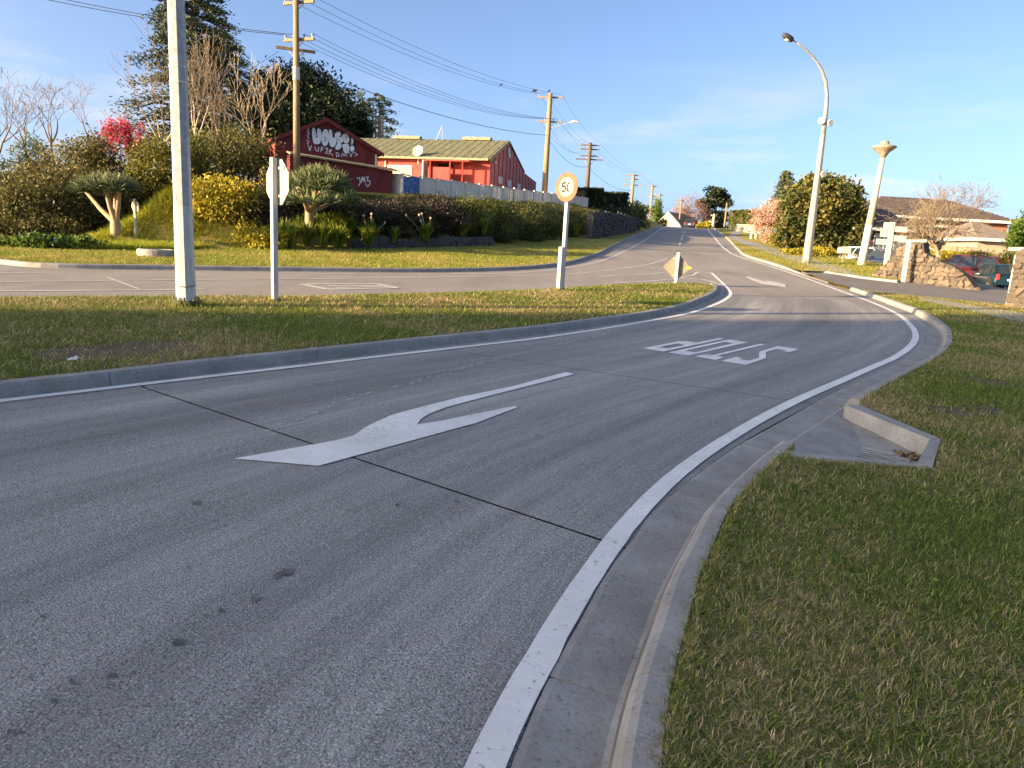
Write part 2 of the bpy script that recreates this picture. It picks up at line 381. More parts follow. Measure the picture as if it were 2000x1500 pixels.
def concrete_road():
    m = NT('exposed_concrete'); v = m.coord('Object'); uvc = m.coord('UV')
    uv = m.n('ShaderNodeMapping', {0: uvc, 'Scale': (.10, 3.2, 1)}).outputs[0]
    st = m.noise(uv, 2.2, 5, .6)
    uv2 = m.n('ShaderNodeMapping', {0: uvc, 'Scale': (.5, 16, 1)}).outputs[0]; st2 = m.noise(uv2, 4., 3, .6)
    vo = m.n('ShaderNodeTexVoronoi', {0: v, 'Scale': 92., 'Randomness': 1.}, feature='F1'); ag = vo.outputs['Distance']; cc = vo.outputs['Color']
    big = m.noise(v, .8, 5, .6); sp = m.noise(v, 120, 3, .65)
    base = m.ramp(st, [(.3, (.145, .134, .118)), (.7, (.345, .32, .285))])
    base = m.mix(.4, base, m.ramp(st2, [(.3, (.11, .102, .09)), (.7, (.38, .352, .313))]))
    base = m.mix(.25, base, m.ramp(big, [(.3, (.18, .166, .147)), (.7, (.30, .278, .246))]))
    stone = m.mix(.6, (.16, .15, .138), m.n('ShaderNodeHueSaturation', {'Color': cc, 'Saturation': .25, 'Value': .85}).outputs[0])
    base = m.mix(m.ramp(ag, [(.2, (.85, .85, .85)), (.5, (0, 0, 0))]), base, stone)
    pit = m.ramp(sp, [(.39, (1, 1, 1)), (.47, (0, 0, 0))]); base = m.mix(m.math('MULTIPLY', pit, m.math('ADD', .35, m.math('MULTIPLY', big, .9))), base, (.035, .033, .03))
    st3 = m.noise(m.n('ShaderNodeMapping', {0: uvc, 'Scale': (.045, .85, 1)}).outputs[0], 1.6, 6, .62)
    base = m.mix(1., base, m.ramp(st3, [(.34, (.70, .70, .70)), (.5, (.97, .97, .97)), (.68, (1.38, 1.38, 1.36))]), 'MULTIPLY')
    h = m.math('SUBTRACT', m.math('MULTIPLY', sp, 1.3), ag)
    return m.done(base, .72, m.bump(h, .4, .008), 0, .35)
M_conc = concrete_road()
def asphalt(name, a, b, sc=1.):
    m = NT(name); v = m.coord('Object'); big = m.noise(v, .35, 6, .6); sp = m.noise(v, 60*sc, 3, .7); vo = m.n('ShaderNodeTexVoronoi', {0: v, 'Scale': 75.*sc}).outputs['Distance']
    tr = m.noise(m.n('ShaderNodeMapping', {0: v, 'Scale': (.9, .06, 1), 'Rotation': (0, 0, .24)}).outputs[0], 1.4, 4)
    c = m.mix(m.ramp(big, [(.3, (0, 0, 0)), (.7, (1, 1, 1))]), a, b); c = m.mix(m.math('MULTIPLY', m.ramp(tr, [(.4, (0, 0, 0)), (.7, (1, 1, 1))]), .35), c, tuple(x*1.25 for x in b))
    c = m.mix(m.ramp(sp, [(.3, (.6, .6, .6)), (.5, (0, 0, 0))]), c, tuple(x*.45 for x in a))
    return m.done(c, .8, m.bump(m.math('SUBTRACT', sp, vo), .6, .012), 0, .35)
M_asph = asphalt('chip_seal', (.19, .172, .152), (.27, .245, .215)); M_drive = asphalt('driveway_asphalt', (.125, .115, .105), (.175, .16, .145))
def kerb_mat(name, a, b, dirt):
    m = NT(name); v = m.coord('Object'); f = m.noise(v, 2.5, 6, .65); g = m.noise(v, 40, 4, .6); d = m.noise(v, 7, 5, .7)
    c = m.ramp(f, [(.32, a), (.68, b)]); c = m.mix(m.math('MULTIPLY', m.ramp(d, [(.5, (0, 0, 0)), (.72, (1, 1, 1))]), .65), c, dirt)
    c = m.mix(m.ramp(g, [(.28, (.7, .7, .7)), (.42, (0, 0, 0))]), c, tuple(x*.4 for x in a))
    return m.done(c, .85, m.bump(g, .5, .008), 0, .25)
M_kerb = kerb_mat('kerb_concrete', (.215, .202, .183), (.34, .322, .292), (.24, .20, .155)); M_path = kerb_mat('path_concrete', (.24, .23, .215), (.33, .32, .30), (.2, .18, .15))
M_seal = pm('joint_sealant', (.008, .008, .009), (.02, .02, .022), 20, .7, .3)
def paint(name, col, wear, under):
    m = NT(name); v = m.coord('Object'); col_ = m.ramp(m.noise(v, 1.3, 5, .7), [(.3, tuple(c*.78 for c in col)), (.62, col)]); a = m.noise(v, 38, 4, .65); b = m.noise(v, 2.2, 4, .6); k = m.math('ADD', m.math('MULTIPLY', a, .8), m.math('MULTIPLY', b, .35))
    vo = m.n('ShaderNodeTexVoronoi', {0: v, 'Scale': 62.}).outputs['Distance']
    f = m.ramp(k, [(wear-.035, (1, 1, 1)), (wear+.035, (0, 0, 0))])
    return m.done(m.mix(f, col_, under), .6, m.bump(vo, .12, .005), 0, .4)
M_paint = paint('road_paint', (.76, .725, .67), .45, (.22, .205, .18)); M_worn = paint('worn_road_paint', (.40, .39, .375), .66, (.25, .243, .23)); M_wpaint = paint('aged_road_paint', (.52, .49, .44), .46, (.2, .185, .17))
# ---- traced lines on the ground
BACK = np.array([(-8.4, -10.2), (-5.2, -6.2), (-2.3, -2.9), (-.7, -.9), (0., .35)])
FBa = np.vstack([BACK, gps([(1190, 1500), (1223, 1364), (1267, 1243), (1296, 1159), (1333, 1089), (1373, 1016), (1413, 972), (1450, 936), (1513, 884)])])
FBb = gps([(1648, 797), (1697, 768), (1780, 724), (1823, 697), (1835, 684), (1841, 664), (1839, 651), (1827, 639), (1805, 624), (1775, 608), (1731, 592), (1695, 579), (1659, 567)])
FBr = np.vstack([FBa, FBb])
FBl = np.vstack([[(-13, -5.2)], gps([(0, 779), (225, 752), (350, 735), (500, 717), (770, 685), (1050, 653), (1162, 637), (1275, 619), (1325, 608), (1368, 592), (1396, 578), (1402, 567), (1396, 560)])])
FK = np.vstack([[(-70, -4)], gps([(-400, 499), (0, 516), (45, 521), (339, 527), (600, 530), (860, 531.5), (1000, 527.5), (1090, 519.5), (1150, 505), (1202, 481), (1237, 463)]), [(16.05, 89.3), (20.7, 108), (26, 130), (32, 155)]])
RK = np.vstack([gps([(1610, 551), (1556, 533), (1506, 517), (1457, 501.5), (1440, 488.5), (1425, 472)]), [(27.2, 100.9), (29, 109), (34, 130), (40, 155)]])
ROADSIDE = gps([(-400, 588), (0, 585), (300, 582), (600, 581), (900, 573), (1050, 567.5), (1207, 557), (1318, 554.5), (1365, 556), (1396, 560)])
# ---- base terrain
def axis(a, b, lims):
    v = [a]
    while v[-1] < b:
        r = abs(v[-1]); v.append(v[-1]+(2.0 if r < 50 else 6 if r < 160 else 60 if r < 900 else 500))
    return np.array(v)
gx = axis(-3000, 3000, 0); gy = axis(-1500, 4000, 0); X, Y = np.meshgrid(gx, gy)
Z = hz(X.ravel(), np.clip(Y.ravel(), -200, 190)).reshape(X.shape)
far = np.clip((np.hypot(X, Y-60)-180)/200, 0, 1); Z = Z*(1-far)+2.*far-.16
n = len(gx); idx = np.arange(len(gy)*n).reshape(len(gy), n)
q = np.stack([idx[:-1, :-1], idx[:-1, 1:], idx[1:, 1:], idx[1:, :-1]], -1).reshape(-1, 4)
tag(fastmesh('ground', np.stack([X, Y, Z], -1), q, M_verge, None, smooth=True), kind='structure')
# ---- roads
road = struct('main_road')
sheet('road_surface', np.vstack([FK, RK[::-1], FBb[::-1][:3], gps([(1425, 575)]), FBl[-2:-1], ROADSIDE[::-1], [(-60, -12)]]), M_asph, -.002, road, hlot)
slip = struct('slip_road')
Lp = resample(offs(FBl, .215), .25); Rp = resample(offs(FBr, -.305), .25)
def arcl(P): return np.concatenate([[0], np.cumsum(np.linalg.norm(np.diff(P, axis=0), axis=1))])
sL, sR = arcl(Lp), arcl(Rp)
def cut(P, s, a, b):
    u = np.linspace(a, b, max(3, int((b-a)/.3))); return np.stack([np.interp(u, s, P[:, 0]), np.interp(u, s, P[:, 1])], 1)
def near(P, s, p): return s[np.argmin(np.hypot(P[:, 0]-p[0], P[:, 1]-p[1]))]
J = [((228, 750), (1243, 1068)), ((862, 679), (1601, 791)), ((1205, 640), (1786, 701)), ((1352, 609), (1800, 647)), ((1425, 574), (1731, 592))]
JL = [0.]+[near(Lp, sL, gp(*a)) for a, b in J]; JR = [0.]+[near(Rp, sR, gp(*b)) for a, b in J]
def slab_uv(x, y):
    dl, _, al = seg_dist(x, y, Lp[::6]); dr, _, ar = seg_dist(x, y, Rp[::6]); k = dl/(dl+dr+1e-6)
    return np.stack([al*(1-k)+ar*k, k*4.5], 1)
sheet('joint_bed', np.vstack([cut(Lp, sL, 0, JL[-1]), cut(Rp, sR, 0, JR[-1])[::-1]]), M_seal, -.03, slip, hlot)
for i in range(len(J)):
    g = .010
    sheet('concrete_slab', np.vstack([cut(Lp, sL, JL[i]+g, JL[i+1]-g), cut(Rp, sR, JR[i]+g, JR[i+1]-g)[::-1]]), M_conc, 0., slip, hlot, uv=slab_uv, fine=.6)
# old concrete apron between the last slab and the chip seal is part of the main road surface
# ---- kerbs
CH = [(-.30, .004), (-.27, .006), (-.03, -.012), (0, -.004), (.022, .075), (.04, .105), (.07, .12), (.155, .126), (.157, -.06)]
CI = [(-.215, .003), (-.02, .0), (0, .004), (.02, .10), (.045, .128), (.16, .135), (.162, -.06)]
kr = struct('kerb_beside_lawn'); kerb('k', FBa, CH, 1, M_kerb, kr, 1.9); kerb('k', FBb, CH, 1, M_kerb, kr, 2.2); kerb('k', np.vstack([FBa[-1:], FBb[:1]]), CH[:4]+[(.002, -.05)], 1, M_kerb, kr, 3)
ki = struct('kerb_around_island'); kerb('k', FBl, CI, -1, M_kerb, ki, 2.6)
kf = struct('kerb_below_bank'); kerb('k', FK, CI, -1, M_kerb, kf, 4.)
ku = struct('kerb_up_the_hill'); kerb('k', RK, CH, 1, M_kerb, ku, 3.5, taper=lambda u: np.clip((u-.02)*25, .12, 1))
M_silt = pm('gutter_silt', (.19, .17, .14), (.30, .25, .19), 3, .95, .4)
for q_ in (FBa, FBb): ribbon('silt_line', offs(resample(q_, .3), .010), .026, M_silt, kr, .018)
# ---- grass sheets
bR = np.vstack([offs(resample(FBa, .3), .156), gps([(1542, 892), (1622, 900), (1822, 915), (1839, 858), (1681, 791)], .125), offs(resample(FBb, .3), .156)])
LAWN = np.vstack([bR, gps([(1694, 570), (1760, 577), (1850, 586), (1967, 597), (2100, 614), (2400, 652)], .08), [(42, 22), (42, -16), (-8, -16)]])
sheet('lawn_by_slip_road', LAWN, M_lawn, .118, None, hlot, fine=.5)['kind'] = 'structure'
ISL = np.vstack([offs(resample(FBl, .3), -.161), ROADSIDE[::-1], [(-60, -14)]])
def isl_z(x, y): d, _, _ = seg_dist(x, y, ROADSIDE); return -.10+.10*sst(d/1.2)
sheet('island_lawn', ISL, M_lawn, .127, None, hlot, zf=isl_z, fine=.5)['kind'] = 'structure'
BANK = np.vstack([offs(resample(FK, 1.), -.161), [(45, 190), (-150, 190), (-150, 0), (-75, -3)]])
sheet('bank_ground', BANK, M_verge, .128, None, hz, fine=1.2)['kind'] = 'structure'
VERGE = np.vstack([offs(resample(RK[1:], .6), .157), [(60, 150), (80, 76), (26.5, 75), (21.4, 60), (21.8, 51), (23.2, 46), (22.3, 42), (20.2, 37)], gps([(1754, 549), (1688, 542), (1616, 531)], .1)])
sheet('verge_by_driveway', VERGE, M_verge, .125, None, hz, fine=1.2)['kind'] = 'structure'
DRIVE = np.vstack([gps([(1612, 551), (1657, 565)])+[.2, 0], gps([(1694, 570), (1760, 577), (1850, 586), (1967, 597), (2100, 614)]), [(32, 28), (75, 30), (75, 74), (30, 74), (25.5, 60), (26, 48), (23.5, 42.6), (21, 37.5)], gps([(1754, 548), (1688, 541), (1616, 530), (1560, 527)])+[0, .45]])
sheet('driveway', DRIVE, M_drive, .035, None, hlot)['kind'] = 'structure'
PATHR = gps([(1792, 581), (1830, 585), (1880, 594), (1940, 603), (2000, 612), (2200, 640), (2200, 668), (2000, 630), (1955, 621), (1886, 604), (1830, 593), (1802, 587)], .125)
sheet('footpath_across_lawn', PATHR, M_path, .132, None, hlot)['kind'] = 'structure'
PATHU = np.vstack([gps([(1616, 529), (1570, 516), (1500, 494), (1460, 480), (1432, 467), (1424, 461)], .13), [(29.5, 101), (31, 101)], gps([(1436, 461), (1452, 467), (1490, 479), (1560, 499), (1640, 521), (1688, 540)], .13)])
sheet('footpath_up_the_hill', PATHU, M_path, .133, None, hlot)['kind'] = 'structure'
kerb('k', gps([(1566, 529), (1616, 532.5), (1688, 543.5), (1754, 551)], .06), [(-.10, -.08), (-.10, .10), (-.085, .128), (.10, .134), (.10, -.08)], -1, M_path, ku, 2.5, hz)
# ---- painted markings
def px(*p): return gps(p)
ribbon('edge_line', np.vstack([[(-6.5, -9.4), (-2.8, -4.2), (-.9, -1.3), (-.28, .3)], px((950, 1500), (1078, 1250), (1115, 1185), (1171, 1100), (1208, 1050), (1298, 950), (1450, 840), (1549, 786.5), (1642, 745), (1709, 716), (1745, 700), (1766, 687), (1781, 674), (1788.5, 658), (1785.5, 645.5), (1775, 632), (1760, 618.5), (1740, 607), (1695, 588), (1643, 569), (1560, 539), (1506, 521), (1457, 506), (1434, 498), (1418, 488), (1407, 478), (1398, 467)), [(25.6, 99.), (30, 117), (36, 140)]]), .125, M_paint, slip)
ribbon('edge_line', np.vstack([[(-13, -5.9)], px((0, 784), (250, 755), (500, 726), (770, 694), (1050, 661), (1162, 645), (1275, 626), (1342, 613), (1387, 599), (1414, 587), (1427, 574), (1422, 564), (1409, 551), (1390, 533.5))]), .115, M_paint, slip)
gl_ = resample(px((300, 918), (440, 871), (580, 822), (650, 794), (699, 776), (790, 752.5), (972, 701), (1100, 670), (1195, 650)), .03); tn_ = np.gradient(gl_, axis=0); tn_ /= np.linalg.norm(tn_, axis=1)[:, None]; gV = []; gF = []
for i in range(len(gl_)):                                 # what tyres have left of an old line
    for _ in range(2):
        if rng.random() < .42*min(1, i/90.):
            o2 = rng.normal(0, .028); h2 = .006+.012*rng.random(); l2 = .012+.03*rng.random(); t2 = tn_[i]; n2 = np.array([t2[1], -t2[0]]); c2 = gl_[i]+n2*o2; k2 = len(gV)
            for a2, b2 in ((-l2, -h2), (l2*.7, -h2*.6), (l2, h2), (-l2*.6, h2*.8)): q2 = c2+t2*a2+n2*b2; gV.append((q2[0], q2[1], float(hlot(q2[0], q2[1]))+.004))
            gF.append([k2, k2+1, k2+2, k2+3])
mk('ghost_line', gV, gF, pm('old_line_flecks', (.34, .32, .29), (.46, .44, .40), 8, .7, .1), slip)['kind'] = 'stuff'
def poly_mark(name, pts, mat, parent, dz=.008): return sheet(name, gps(pts), mat, dz, parent, hlot, fine=99)
poly_mark('lane_arrow', [(458, 899), (622, 912.5), (700, 891), (830, 856), (930, 828), (1011, 797), (1005, 795), (925, 811), (860, 824), (815, 831), (822, 820), (840, 809), (872, 797), (920, 784), (1000, 763), (1123, 732), (1105, 728), (1000, 756), (900, 777), (820, 797), (765, 813), (735, 825), (712, 838), (690, 854), (655, 862)], M_paint, slip)
def SP(*p): return [(1240+a/5.882, 640+b/5.882) for a, b in p]
LET = {'P': (SP((95, 242), (520, 158), (600, 160), (705, 178), (975, 122), (1030, 131), (325, 282)), [SP((275, 230), (375, 245), (580, 205), (480, 188))]),
       'O': (SP((380, 290), (1075, 140), (1300, 172), (615, 327)), [SP((575, 272), (690, 290), (1130, 185), (1035, 168))]),
       'T': (SP((690, 337), (800, 312), (890, 322), (1440, 188), (1498, 198), (945, 330), (1020, 348), (925, 378)), []),
       'S': (SP((990, 388), (1165, 342), (1235, 354), (1190, 366), (1305, 386), (1425, 355), (1428, 280), (1640, 217), (1885, 252), (1770, 290), (1695, 277), (1740, 265), (1630, 252), (1505, 285), (1505, 358), (1275, 434)), [])}
for c, (pl, hl) in LET.items():
    sheet('painted_letter', gps(pl), M_paint, .008, slip, hlot, fine=99, holes=[gps(h) for h in hl])
poly_mark('worn_paint_patch', [(1776, 617), (1782, 617), (1797, 627), (1808, 637), (1803, 640), (1795, 634), (1785, 624)], M_worn, slip)
ribbon('edge_line', np.vstack([px((560, 534), (760, 536), (1000, 533.5), (1090, 526), (1150, 516), (1194, 503), (1220, 491), (1255, 472)), [(19.2, 98.5), (24, 117), (29, 138)]]), .13, M_wpaint, road)
ribbon('centre_line', px((-300, 553), (0, 551), (342, 547), (600, 545), (900, 541), (1100, 536), (1160, 531), (1220, 524), (1264, 517), (1304, 505)), .12, M_wpaint, road)
ribbon('median_line', px((-300, 571), (0, 569), (339, 566), (399, 565)), .16, M_wpaint, road)
ribbon('median_line', px((-200, 531), (0, 533), (126, 535)), .13, M_wpaint, road)
ribbon('median_line', px((210, 542), (272, 565)), .08, M_wpaint, road)
for a in ([(1318, 544), (1351, 538.5), (1383, 532.5), (1391, 533.5)], [(1200, 553), (1272, 549), (1307, 546), (1363, 545), (1412, 557)], [(1173, 541), (1202, 538), (1255, 536.5), (1297, 533)]):
    ribbon('median_line', px(*a), .14, M_wpaint, road)
for a in ([(588, 555), (640, 565.5)], [(640, 565.5), (775, 562.5)], [(600, 555), (735, 554.3)], [(640, 558.6), (755, 558)], [(655, 562), (768, 560.3)], [(735, 554.3), (777, 562.5)]):
    ribbon('worn_lettering', px(*a), .22, M_wpaint, road, smooth=False)
for a, b in (((1327, 479), (1329, 473)), ((1331, 468), (1332, 464)), ((1333, 462), (1334, 459)), ((1336, 455), (1337, 452.5))): ribbon('lane_dash', px(a, b), .13, M_paint, road, smooth=False)
poly_mark('lane_arrow', [(1456, 541), (1461, 540.5), (1490, 549.5), (1502, 551), (1495, 547.5), (1535, 556), (1535, 562), (1524, 560), (1486, 554.5), (1470, 548.5)], M_wpaint, road)
M_stain = pm('oil_stain', (.05, .048, .045), (.16, .15, .135), 14, .6, .3)
for sx_, sy_, wd, hg in ((558, 1120, 26, 9), (540, 1130, 12, 5), (496, 1172, 18, 8), (432, 1196, 8, 7), (405, 1204, 9, 5), (347, 1260, 18, 9), (217, 1325, 15, 7), (142, 1337, 10, 7), (107, 1376, 12, 8), (28, 1436, 16, 9), (385, 985, 15, 5), (84, 1208, 9, 4), (368, 1112, 7, 4), (893, 981, 8, 4), (1050, 850, 7, 2), (60, 1330, 7, 5), (775, 988, 5, 3)):
    a = np.linspace(0, 6.283, 17)[:-1]; rr = .3+.65*rng.random(16)
    poly_mark('oil_stain', [(sx_+wd*r*math.cos(t)+hg*.5*math.sin(t), sy_+hg*r*math.sin(t)-.35*wd*r*math.cos(t)*.6) for t, r in zip(a, rr)], M_stain, slip, .0045)
# ---- storm drain set into the lawn edge
def gq(p, z): g = gp(p[0], p[1], z); return Vector((g[0], g[1], float(hlot(g[0], g[1]))+z))
o_ = gq((1680, 850), 0)
dr = thing('storm_drain', 'concrete kerb inlet with slotted metal grate set into the lawn', 'storm drain', o_)
zt = .127
def wall(i0, i1, o0, o1, nm='side_wall'):
    P = [gq(i0, zt), gq(i1, zt), gq(o1, zt), gq(o0, zt)]
    MB().prism([p-Vector((0, 0, .3)) for p in P], (0, 0, .3)).build(nm, M_kerb, dr)
wall((1650, 791), (1816, 857.5), (1680, 791), (1838, 858))
wall((1815, 858.5), (1791, 905.5), (1837, 859), (1821, 913))
wall((1514, 879), (1790, 906), (1542, 890), (1820, 914))
def gd(p, z): return gq(p, z)
ap = [gd((1515, 884), .004), gd((1648, 797), .004), gd((1650, 805), 0), gd((1812, 885), -.055), gd((1795, 930), -.055), gd((1660, 915), -.05), gd((1560, 893), .0)]
g0, g1, g2, g3 = [gd(p, -.052) for p in ((1668, 897), (1686, 873), (1784, 894), (1765, 916))]
mm = MB(); mm.face([ap[0], g0, g1, ap[2], ap[1]]); mm.face([ap[2], g1, g2, ap[3]]); mm.face([ap[3], g2, g3, ap[4]]); mm.face([ap[0], ap[6], ap[5], g0]); mm.face([ap[5], ap[4], g3, g0])
mm.build('apron', M_kerb, dr)
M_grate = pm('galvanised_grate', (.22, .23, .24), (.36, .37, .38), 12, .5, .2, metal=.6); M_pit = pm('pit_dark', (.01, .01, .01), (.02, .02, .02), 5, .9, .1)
pt_ = MB(); gc_ = (g0+g1+g2+g3)/4; gi = [gc_.lerp(p, 1.03)-Vector((0, 0, .004)) for p in (g0, g1, g2, g3)]; gb = [p-Vector((0, 0, .14)) for p in gi]
for i in range(4): pt_.face([gi[i], gi[(i+1) % 4], gb[(i+1) % 4], gb[i]])
pt_.face(gb); pt_.build('pit', M_pit, dr)
fr = MB(); UP_ = Vector((0, 0, 1))
for a, b in ((g0, g1), (g1, g2), (g2, g3), (g3, g0)): fr.tube([a+Vector((0, 0, -.004)), b+Vector((0, 0, -.004))], .011, 4)
fo = fr.build('grate_frame', M_grate, dr)
for k in range(6):
    t = (k+.8)/6.6; a = g0.lerp(g1, t); b = g3.lerp(g2, t); MB().tube([a+UP_*.004, b+UP_*.004], .0085, 4, ph=.785).build('grate_bar', M_grate, dr)
M_litter = leafm('leaf_litter', (.05, .03, .015), (.12, .08, .04), (.22, .16, .09), 0.)
c = np.array(gd((1782, 892), -.04)); o_l = leaves('leaf_litter', c+rng.normal(0, .06, (140, 3))*np.array([1, 1, .12]), .04, .025, M_litter, dr); o_l['kind'] = 'stuff'
# ================================================================== street furniture
M_galv = pm('galvanised_steel', (.27, .27, .265), (.40, .40, .39), 9, .55, .15, metal=.35)
M_white = pm('white_post_paint', (.42, .41, .385), (.55, .535, .505), 5, .6, .25, stretch=(3, 3, .6))
M_dark = pm('dark_steel', (.04, .04, .04), (.08, .075, .07), 8, .6, .2, metal=.4)
M_bare = pm('bare_aluminium', (.42, .40, .34), (.58, .55, .47), 6, .5, .1, metal=.3)
M_lichen = pm('weathered_sign_back', (.26, .235, .15), (.48, .45, .36), 9, .7, .2, lo=.3, hi=.6)
M_wood = pm('pole_timber', (.20, .135, .075), (.33, .235, .135), 5, .85, .4, stretch=(6, 6, .35))
M_dwood = pm('dark_pole_timber', (.09, .065, .045), (.16, .12, .085), 5, .85, .4, stretch=(6, 6, .35))
M_ins = pm('insulator_porcelain', (.20, .19, .18), (.40, .39, .37), 9, .35, .05)
M_wire = pm('power_wire', (.025, .027, .03), (.05, .05, .055), 5, .6, .05)
M_conc2 = pm('cast_concrete', (.23, .215, .19), (.36, .335, .29), 7, .85, .35)
def base3(px_, py_, dz=.125, fn=hlot):
    g = gp(px_, py_, dz, fn); return Vector((g[0], g[1], float(fn(g[0], g[1]))+dz))
UP = Vector((0, 0, 1))
# ---- lighting mast on the island
b = base3(364, 597); t = thing('lighting_mast', 'tall octagonal grey steel mast with white painted foot on the island', 'mast', b)
Yb = b.y; zp = at(362, 402, Yb).z; H_ = 11.5
rb = 35/1387*Yb/2*1.02
def mr_(z): return rb*(1-.33*(z-b.z)/H_*1.25)
ph = R(22)
MB().tube([b+UP*.10, Vector((b.x, b.y, zp))], [mr_(b.z+.1), mr_(zp)], 8, ph=ph).build('painted_foot', M_white, t)
MB().tube([Vector((b.x, b.y, zp+.001)), b+UP*H_], [mr_(zp)*.985, mr_(b.z+H_)], 8, ph=ph).build('shaft', M_galv, t)
m = MB(); m.tube([b+UP*.045, b+UP*.10], [rb*1.45, rb*1.45], 12); o = m.build('base_flange', M_dark, t)
for k in range(8):
    a = k*.785+.3; MB().tube([b+Vector((math.cos(a), math.sin(a), 0))*rb*1.25, b+Vector((math.cos(a), math.sin(a), 0))*rb*1.25+UP*.16], .018, 6).build('bolt', M_dark, o)
MB().tube([b-UP*.1, b+UP*.046], [rb*1.15, rb*1.1], 10).build('grout_pad', M_conc2, t)
for py_ in (133, 163):
    z = at(350, py_, Yb).z; MB().tube([Vector((b.x, b.y, z)), Vector((b.x, b.y, z+.03))], [mr_(z)*1.04]*2, 8, ph=ph).build('strap', M_bare, t)
z = at(360, 556, Yb).z; MB().tube([Vector((b.x, b.y, z))+Vector((math.cos(a), math.sin(a), .15*math.sin(a*1.3)))*(rb*1.05) for a in np.linspace(-3.4, .3, 12)], .006, 4).build('wire_tie', M_dark, t)
# ---- road signs
def octagon(c, n, r, th, k=8, rot=R(22.5)):
    n = Vector(n).normalized(); u = UP.cross(n).normalized(); v = n.cross(u)
    return [c+(u*math.cos(rot+6.2832*i/k)+v*math.sin(rot+6.2832*i/k))*r-n*th/2 for i in range(k)], n*th, u, v
b = base3(537, 591, .1); Yb = b.y; s_ = Yb/1387
t = thing('stop_sign', 'back of an octagonal sign on a square white post, island lawn', 'road sign', b)
top = at(541, 308, Yb).z; n = Vector((-.68, -.73, 0)).normalized(); uu = UP.cross(n)
MB().box((b.x, b.y, (b.z-.2+top)/2), n*.05, uu*.05, UP*(top-b.z+.2)/2).build('post', M_white, t)
c = Vector((b.x, b.y, at(546, 356, Yb).z))-n*.085; P, e, u, v = octagon(c, n, .46, .02); MB().prism(P, e).build('sign_plate', M_lichen, t)
for dz in (-.26, .26): MB().box(c+UP*dz+n*.022, u*.30, UP*.022, n*.012).build('bracket', M_bare, t)
b = base3(1093, 568, .1); Yb = b.y
t = thing('speed_sign', 'faded round 50 speed limit sign on a splinted white post', 'road sign', b)
M_fade = pm('faded_red_ring', (.24, .062, .024), (.31, .11, .05), 6, .65, .1); M_cream = pm('faded_sign_face', (.27, .245, .195), (.33, .30, .24), 7, .65, .08); M_ink = pm('sign_ink', (.012, .016, .02), (.03, .035, .035), 20, .9, .05, spec=.05); M_ink2 = pm('faint_sign_ink', (.23, .205, .16), (.27, .245, .19), 20, .6, .05)
n = Vector((-.70, -.71, 0)).normalized(); uu = n.cross(UP)*-1; u = UP.cross(n).normalized()
top = at(1102, 372, Yb).z; MB().box((b.x+.06, b.y+.08, (b.z+top)/2), n*.05, u*.05, UP*(top-b.z)/2).build('post', M_white, t)
sp = at(1093, 482, Yb).z; MB().box((b.x-.02, b.y-.01, (b.z+sp)/2-.1), n*.055, u*.06, UP*((sp-b.z)/2+.1)).build('splint_post', M_white, t)
c = Vector((b.x+.06, b.y+.08, at(1104, 365, Yb).z))+n*.075; rr = 54.5/2/1387*Yb
pl = MB().lathe(c-n*.008, [(rr, 0), (rr, .012)], 40, n).build('sign_plate', M_fade, t)
MB().lathe(c+n*.004, [(rr*.66, 0), (rr*.66, .003)], 36, n).build('sign_face', M_cream, pl)
def stroke(nm, pts, w_, mat, parent, off=.009):
    pts = [c+u*(x*rr)+UP*(y*rr)+n*off for x, y in pts]; m = MB()
    for i in range(len(pts)-1):
        d = (pts[i+1]-pts[i]).normalized(); s = d.cross(n)*w_*rr/2; e = d*w_*rr*.3; m.face([pts[i]-s-e, pts[i]+s-e, pts[i+1]+s+e, pts[i+1]-s+e])
    return m.build(nm, mat, parent)
# u points to the picture's left or right: make x grow to the right seen from the front
sg = 1 if u.x > 0 else -1
def SX(L_): return [(sg*x, y) for x, y in L_]
stroke('digit', SX([(-.08, .28), (-.36, .28), (-.38, .03), (-.24, .08), (-.11, .02), (-.07, -.12), (-.13, -.25), (-.26, -.30), (-.40, -.24)]), .10, M_ink, pl)
stroke('digit', SX([(.22, .27), (.14, .22), (.08, .08), (.08, -.10), (.14, -.24), (.22, -.29)]), .095, M_ink, pl, .0095)
stroke('digit', SX([(.22, .27), (.31, .22), (.37, .08), (.37, -.10), (.31, -.24), (.22, -.29)]), .07, M_ink2, pl)
b = base3(1319, 555, .06); Yb = b.y
t = thing('warning_sign', 'back of a tan diamond sign on a white post, island tip', 'road sign', b)
n = Vector((-.15, -.99, 0)).normalized(); u = UP.cross(n).normalized(); top = at(1326, 493, Yb).z
MB().box((b.x, b.y, (b.z-.1+top)/2), n*.045, u*.05, UP*(top-b.z+.1)/2).build('post', M_white, t)
M_tan = pm('tan_sign_back', (.20, .18, .13), (.25, .228, .165), 5, .6, .08)
c = Vector((b.x, b.y, at(1324, 522, Yb).z))-n*.07; P, e, _, _ = octagon(c, n, 26.5/1387*Yb, .015, 4, 0); MB().prism(P, e).build('sign_plate', M_tan, t)
for dz in (-.3, .3): MB().box(c+UP*dz+n*.018, u*.14, UP*.012, n*.01).build('bracket', M_bare, t)
MB().box(c+u*(.42 if u.x > 0 else -.42)+n*.012, u*.08, UP*.04, n*.004).build('sticker', pm('yellow_sticker', (.75, .5, .04), (.8, .6, .06), 5, .5, .05), t)
b = base3(266, 471, .1, hz); Yb = b.y
t = thing('round_sign', 'back of a small round sign on a thin post, grassy slope', 'road sign', b)
top = at(262, 388, Yb).z; MB().box((b.x, b.y, (b.z-.2+top)/2), (.04, 0, 0), (0, .04, 0), UP*(top-b.z+.2)/2).build('post', M_bare, t)
